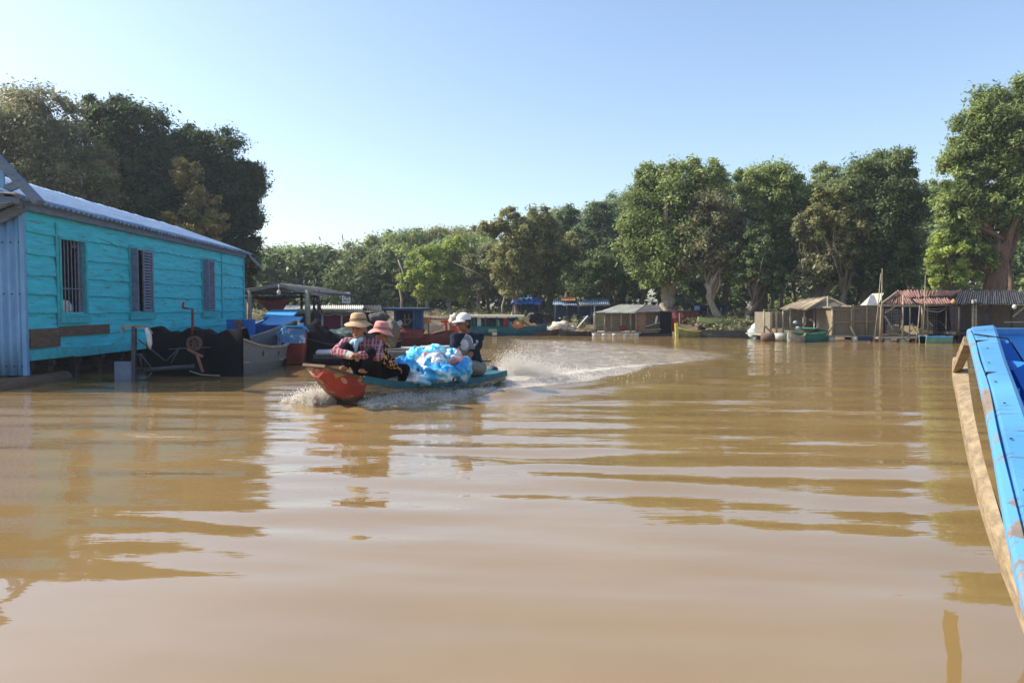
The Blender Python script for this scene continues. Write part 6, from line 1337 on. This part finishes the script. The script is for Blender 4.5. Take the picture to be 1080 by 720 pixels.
for y in (340, 344, 350): pb('shelf', 'greywood', h6, 991, 1003 if y != 340 else 1013, y, y+1, Y_+.6, .4)
c = at(1005.5, 318.6, Y_-.1); setp(MB().ell(c, (.09, .09, .10), 14, 9).ell(c+Vector((0, 0, .08)), (.05, .05, .05), 8, 6).build('buoy', 'orange', None, c, smooth=True), 'small orange-pink buoy at the corner of the rust-red roof', 'buoy')
sb, P, L, st_ = boat('flat_skiff', 'small pale green skiff with a white and blue rail below the rust-red roof', 'boat', (at(976, 362, 27.4).x, 27.6), (at(1004, 362, 27.4).x, 27.6), .6, [(0,.25,.22,-.05,.24),(.5,.3,.26,-.05,.22),(.97,.26,.22,-.04,.25)], 'ltgreen', 'ltblue', thw=1, gw=.06)
pole('tall thin bamboo pole left of the red roof', 930.5, 283, 928, 360, 28.1, .045); pole('bamboo pole rising through the red roof', 976, 290, 973, 361, 28.0, .04); pole('thin pole leaning left beside the tall bamboo pole', 929, 288, 922, 361, 28.15, .045)
pole('pale slanting pole under the left part of the rust-red roof', 970, 322, 966, 362, 28.0, .05)
# dark hut at the right edge
h7 = hut('dark long hut under a black sheet roof at the right edge', 'floating_hut', px=1050, Y_=27.6); Y_ = 27.6; h7.location.z = 0; ORG[h7.name].z = 0
MB().corr(at(1006, 320.5, Y_-.2), at(1110, 321, Y_-.2), at(1100, 306.5, Y_+2.4), at(1012, 306.5, Y_+2.4), 40, .025, 4, .02, seed=6).build('roof', 'darkroof', h7, smooth=True)
pb('back_wall', 'thatch2', h7, 1012, 1110, 322, 356, Y_+2, .06); pb('side_wall', 'net', h7, 1010, 1011, 322, 356, Y_, 2)
for x in (1012, 1026, 1029, 1045, 1067, 1085, 1105): post('post', 'dark' if x not in (1026, 1029) else 'greywood', h7, x, 316 if x in (1026, 1029) else 321, x, 358, Y_-.05, .09)
pb('wall_panel', mat('patched_dark_panel', (.10, .09, .08), (.04, .04, .04), .9, 5, wear=(.25, .18, .12), wthr=.62), h7, 1029, 1045, 326, 350, Y_+.3, .05); pb('deck', 'dark', h7, 1008, 1112, 350, 353, Y_-.15, 2.3); pb('rail', 'greywood', h7, 1060, 1112, 339, 340.2, Y_-.1, .05)
MB().tube([at(1012, 358, Y_), at(1110, 358, Y_)], .2, 10).build('float', 'hulldark', h7, smooth=True); MB().bar(at(1068, 334, Y_-.1), at(1080, 324, Y_-.1), .05, .05).build('brace', 'greywood', h7)
c = at(1069.5, 323.5, Y_-.2); MB().ell(c, (.08, .08, .09), 12, 8).build('hanging_lamp', 'white', h7, smooth=True)

# nets, ropes and small clutter on the right-hand huts
def netting(label, pts, Yn, m='net', sagn=.02, par=None):
    a, b_, c, d = [at(x, y, Yn) for x, y in pts]; mb = MB(); nx, nz_c = 10, 8
    for i in range(nx+1):
        u = i/nx; p = a.lerp(b_, u); q = d.lerp(c, u); mid = p.lerp(q, .5)+Vector((math.sin(i*1.3)*sagn, 0, 0)); mb.tube([p, mid, q], .006, 4)
    for j in range(nz_c+1):
        v = j/nz_c; p = a.lerp(d, v); q = b_.lerp(c, v); mb.tube([p, p.lerp(q, .5)-Vector((0, 0, .05)), q], .006, 4)
    return setp(mb.build('fishing_net', m, None, a), label, 'net')
netting('fishing net stretched under the left end of the rust-red roof', ((934, 352), (950, 352), (950, 326), (934, 326)), 28.9, 'rope')
netting('fishing net hanging inside the hut right of the rust-red roof', ((979, 352), (1001, 352), (1001, 328), (979, 328)), 28.9, 'rope')
# ------------------------------------------------------------------ river haze
hz_ = MB().box((-120, -60, -3.2), (160, 130, 24)).build('haze', 'white', None, (0, 0, 0))
hm = bpy.data.materials.new('thin_haze'); hm.use_nodes = True; n = hm.node_tree; n.nodes.clear(); v = n.nodes.new('ShaderNodeVolumePrincipled'); o = n.nodes.new('ShaderNodeOutputMaterial'); n.links.new(v.outputs[0], o.inputs['Volume'])
v.inputs['Color'].default_value = (.80, .88, 1, 1); v.inputs['Density'].default_value = .0008; v.inputs['Anisotropy'].default_value = .3
hz_.data.materials.clear(); hz_.data.materials.append(hm); setp(hz_, 'thin pale haze over the river', None, None, 'stuff')
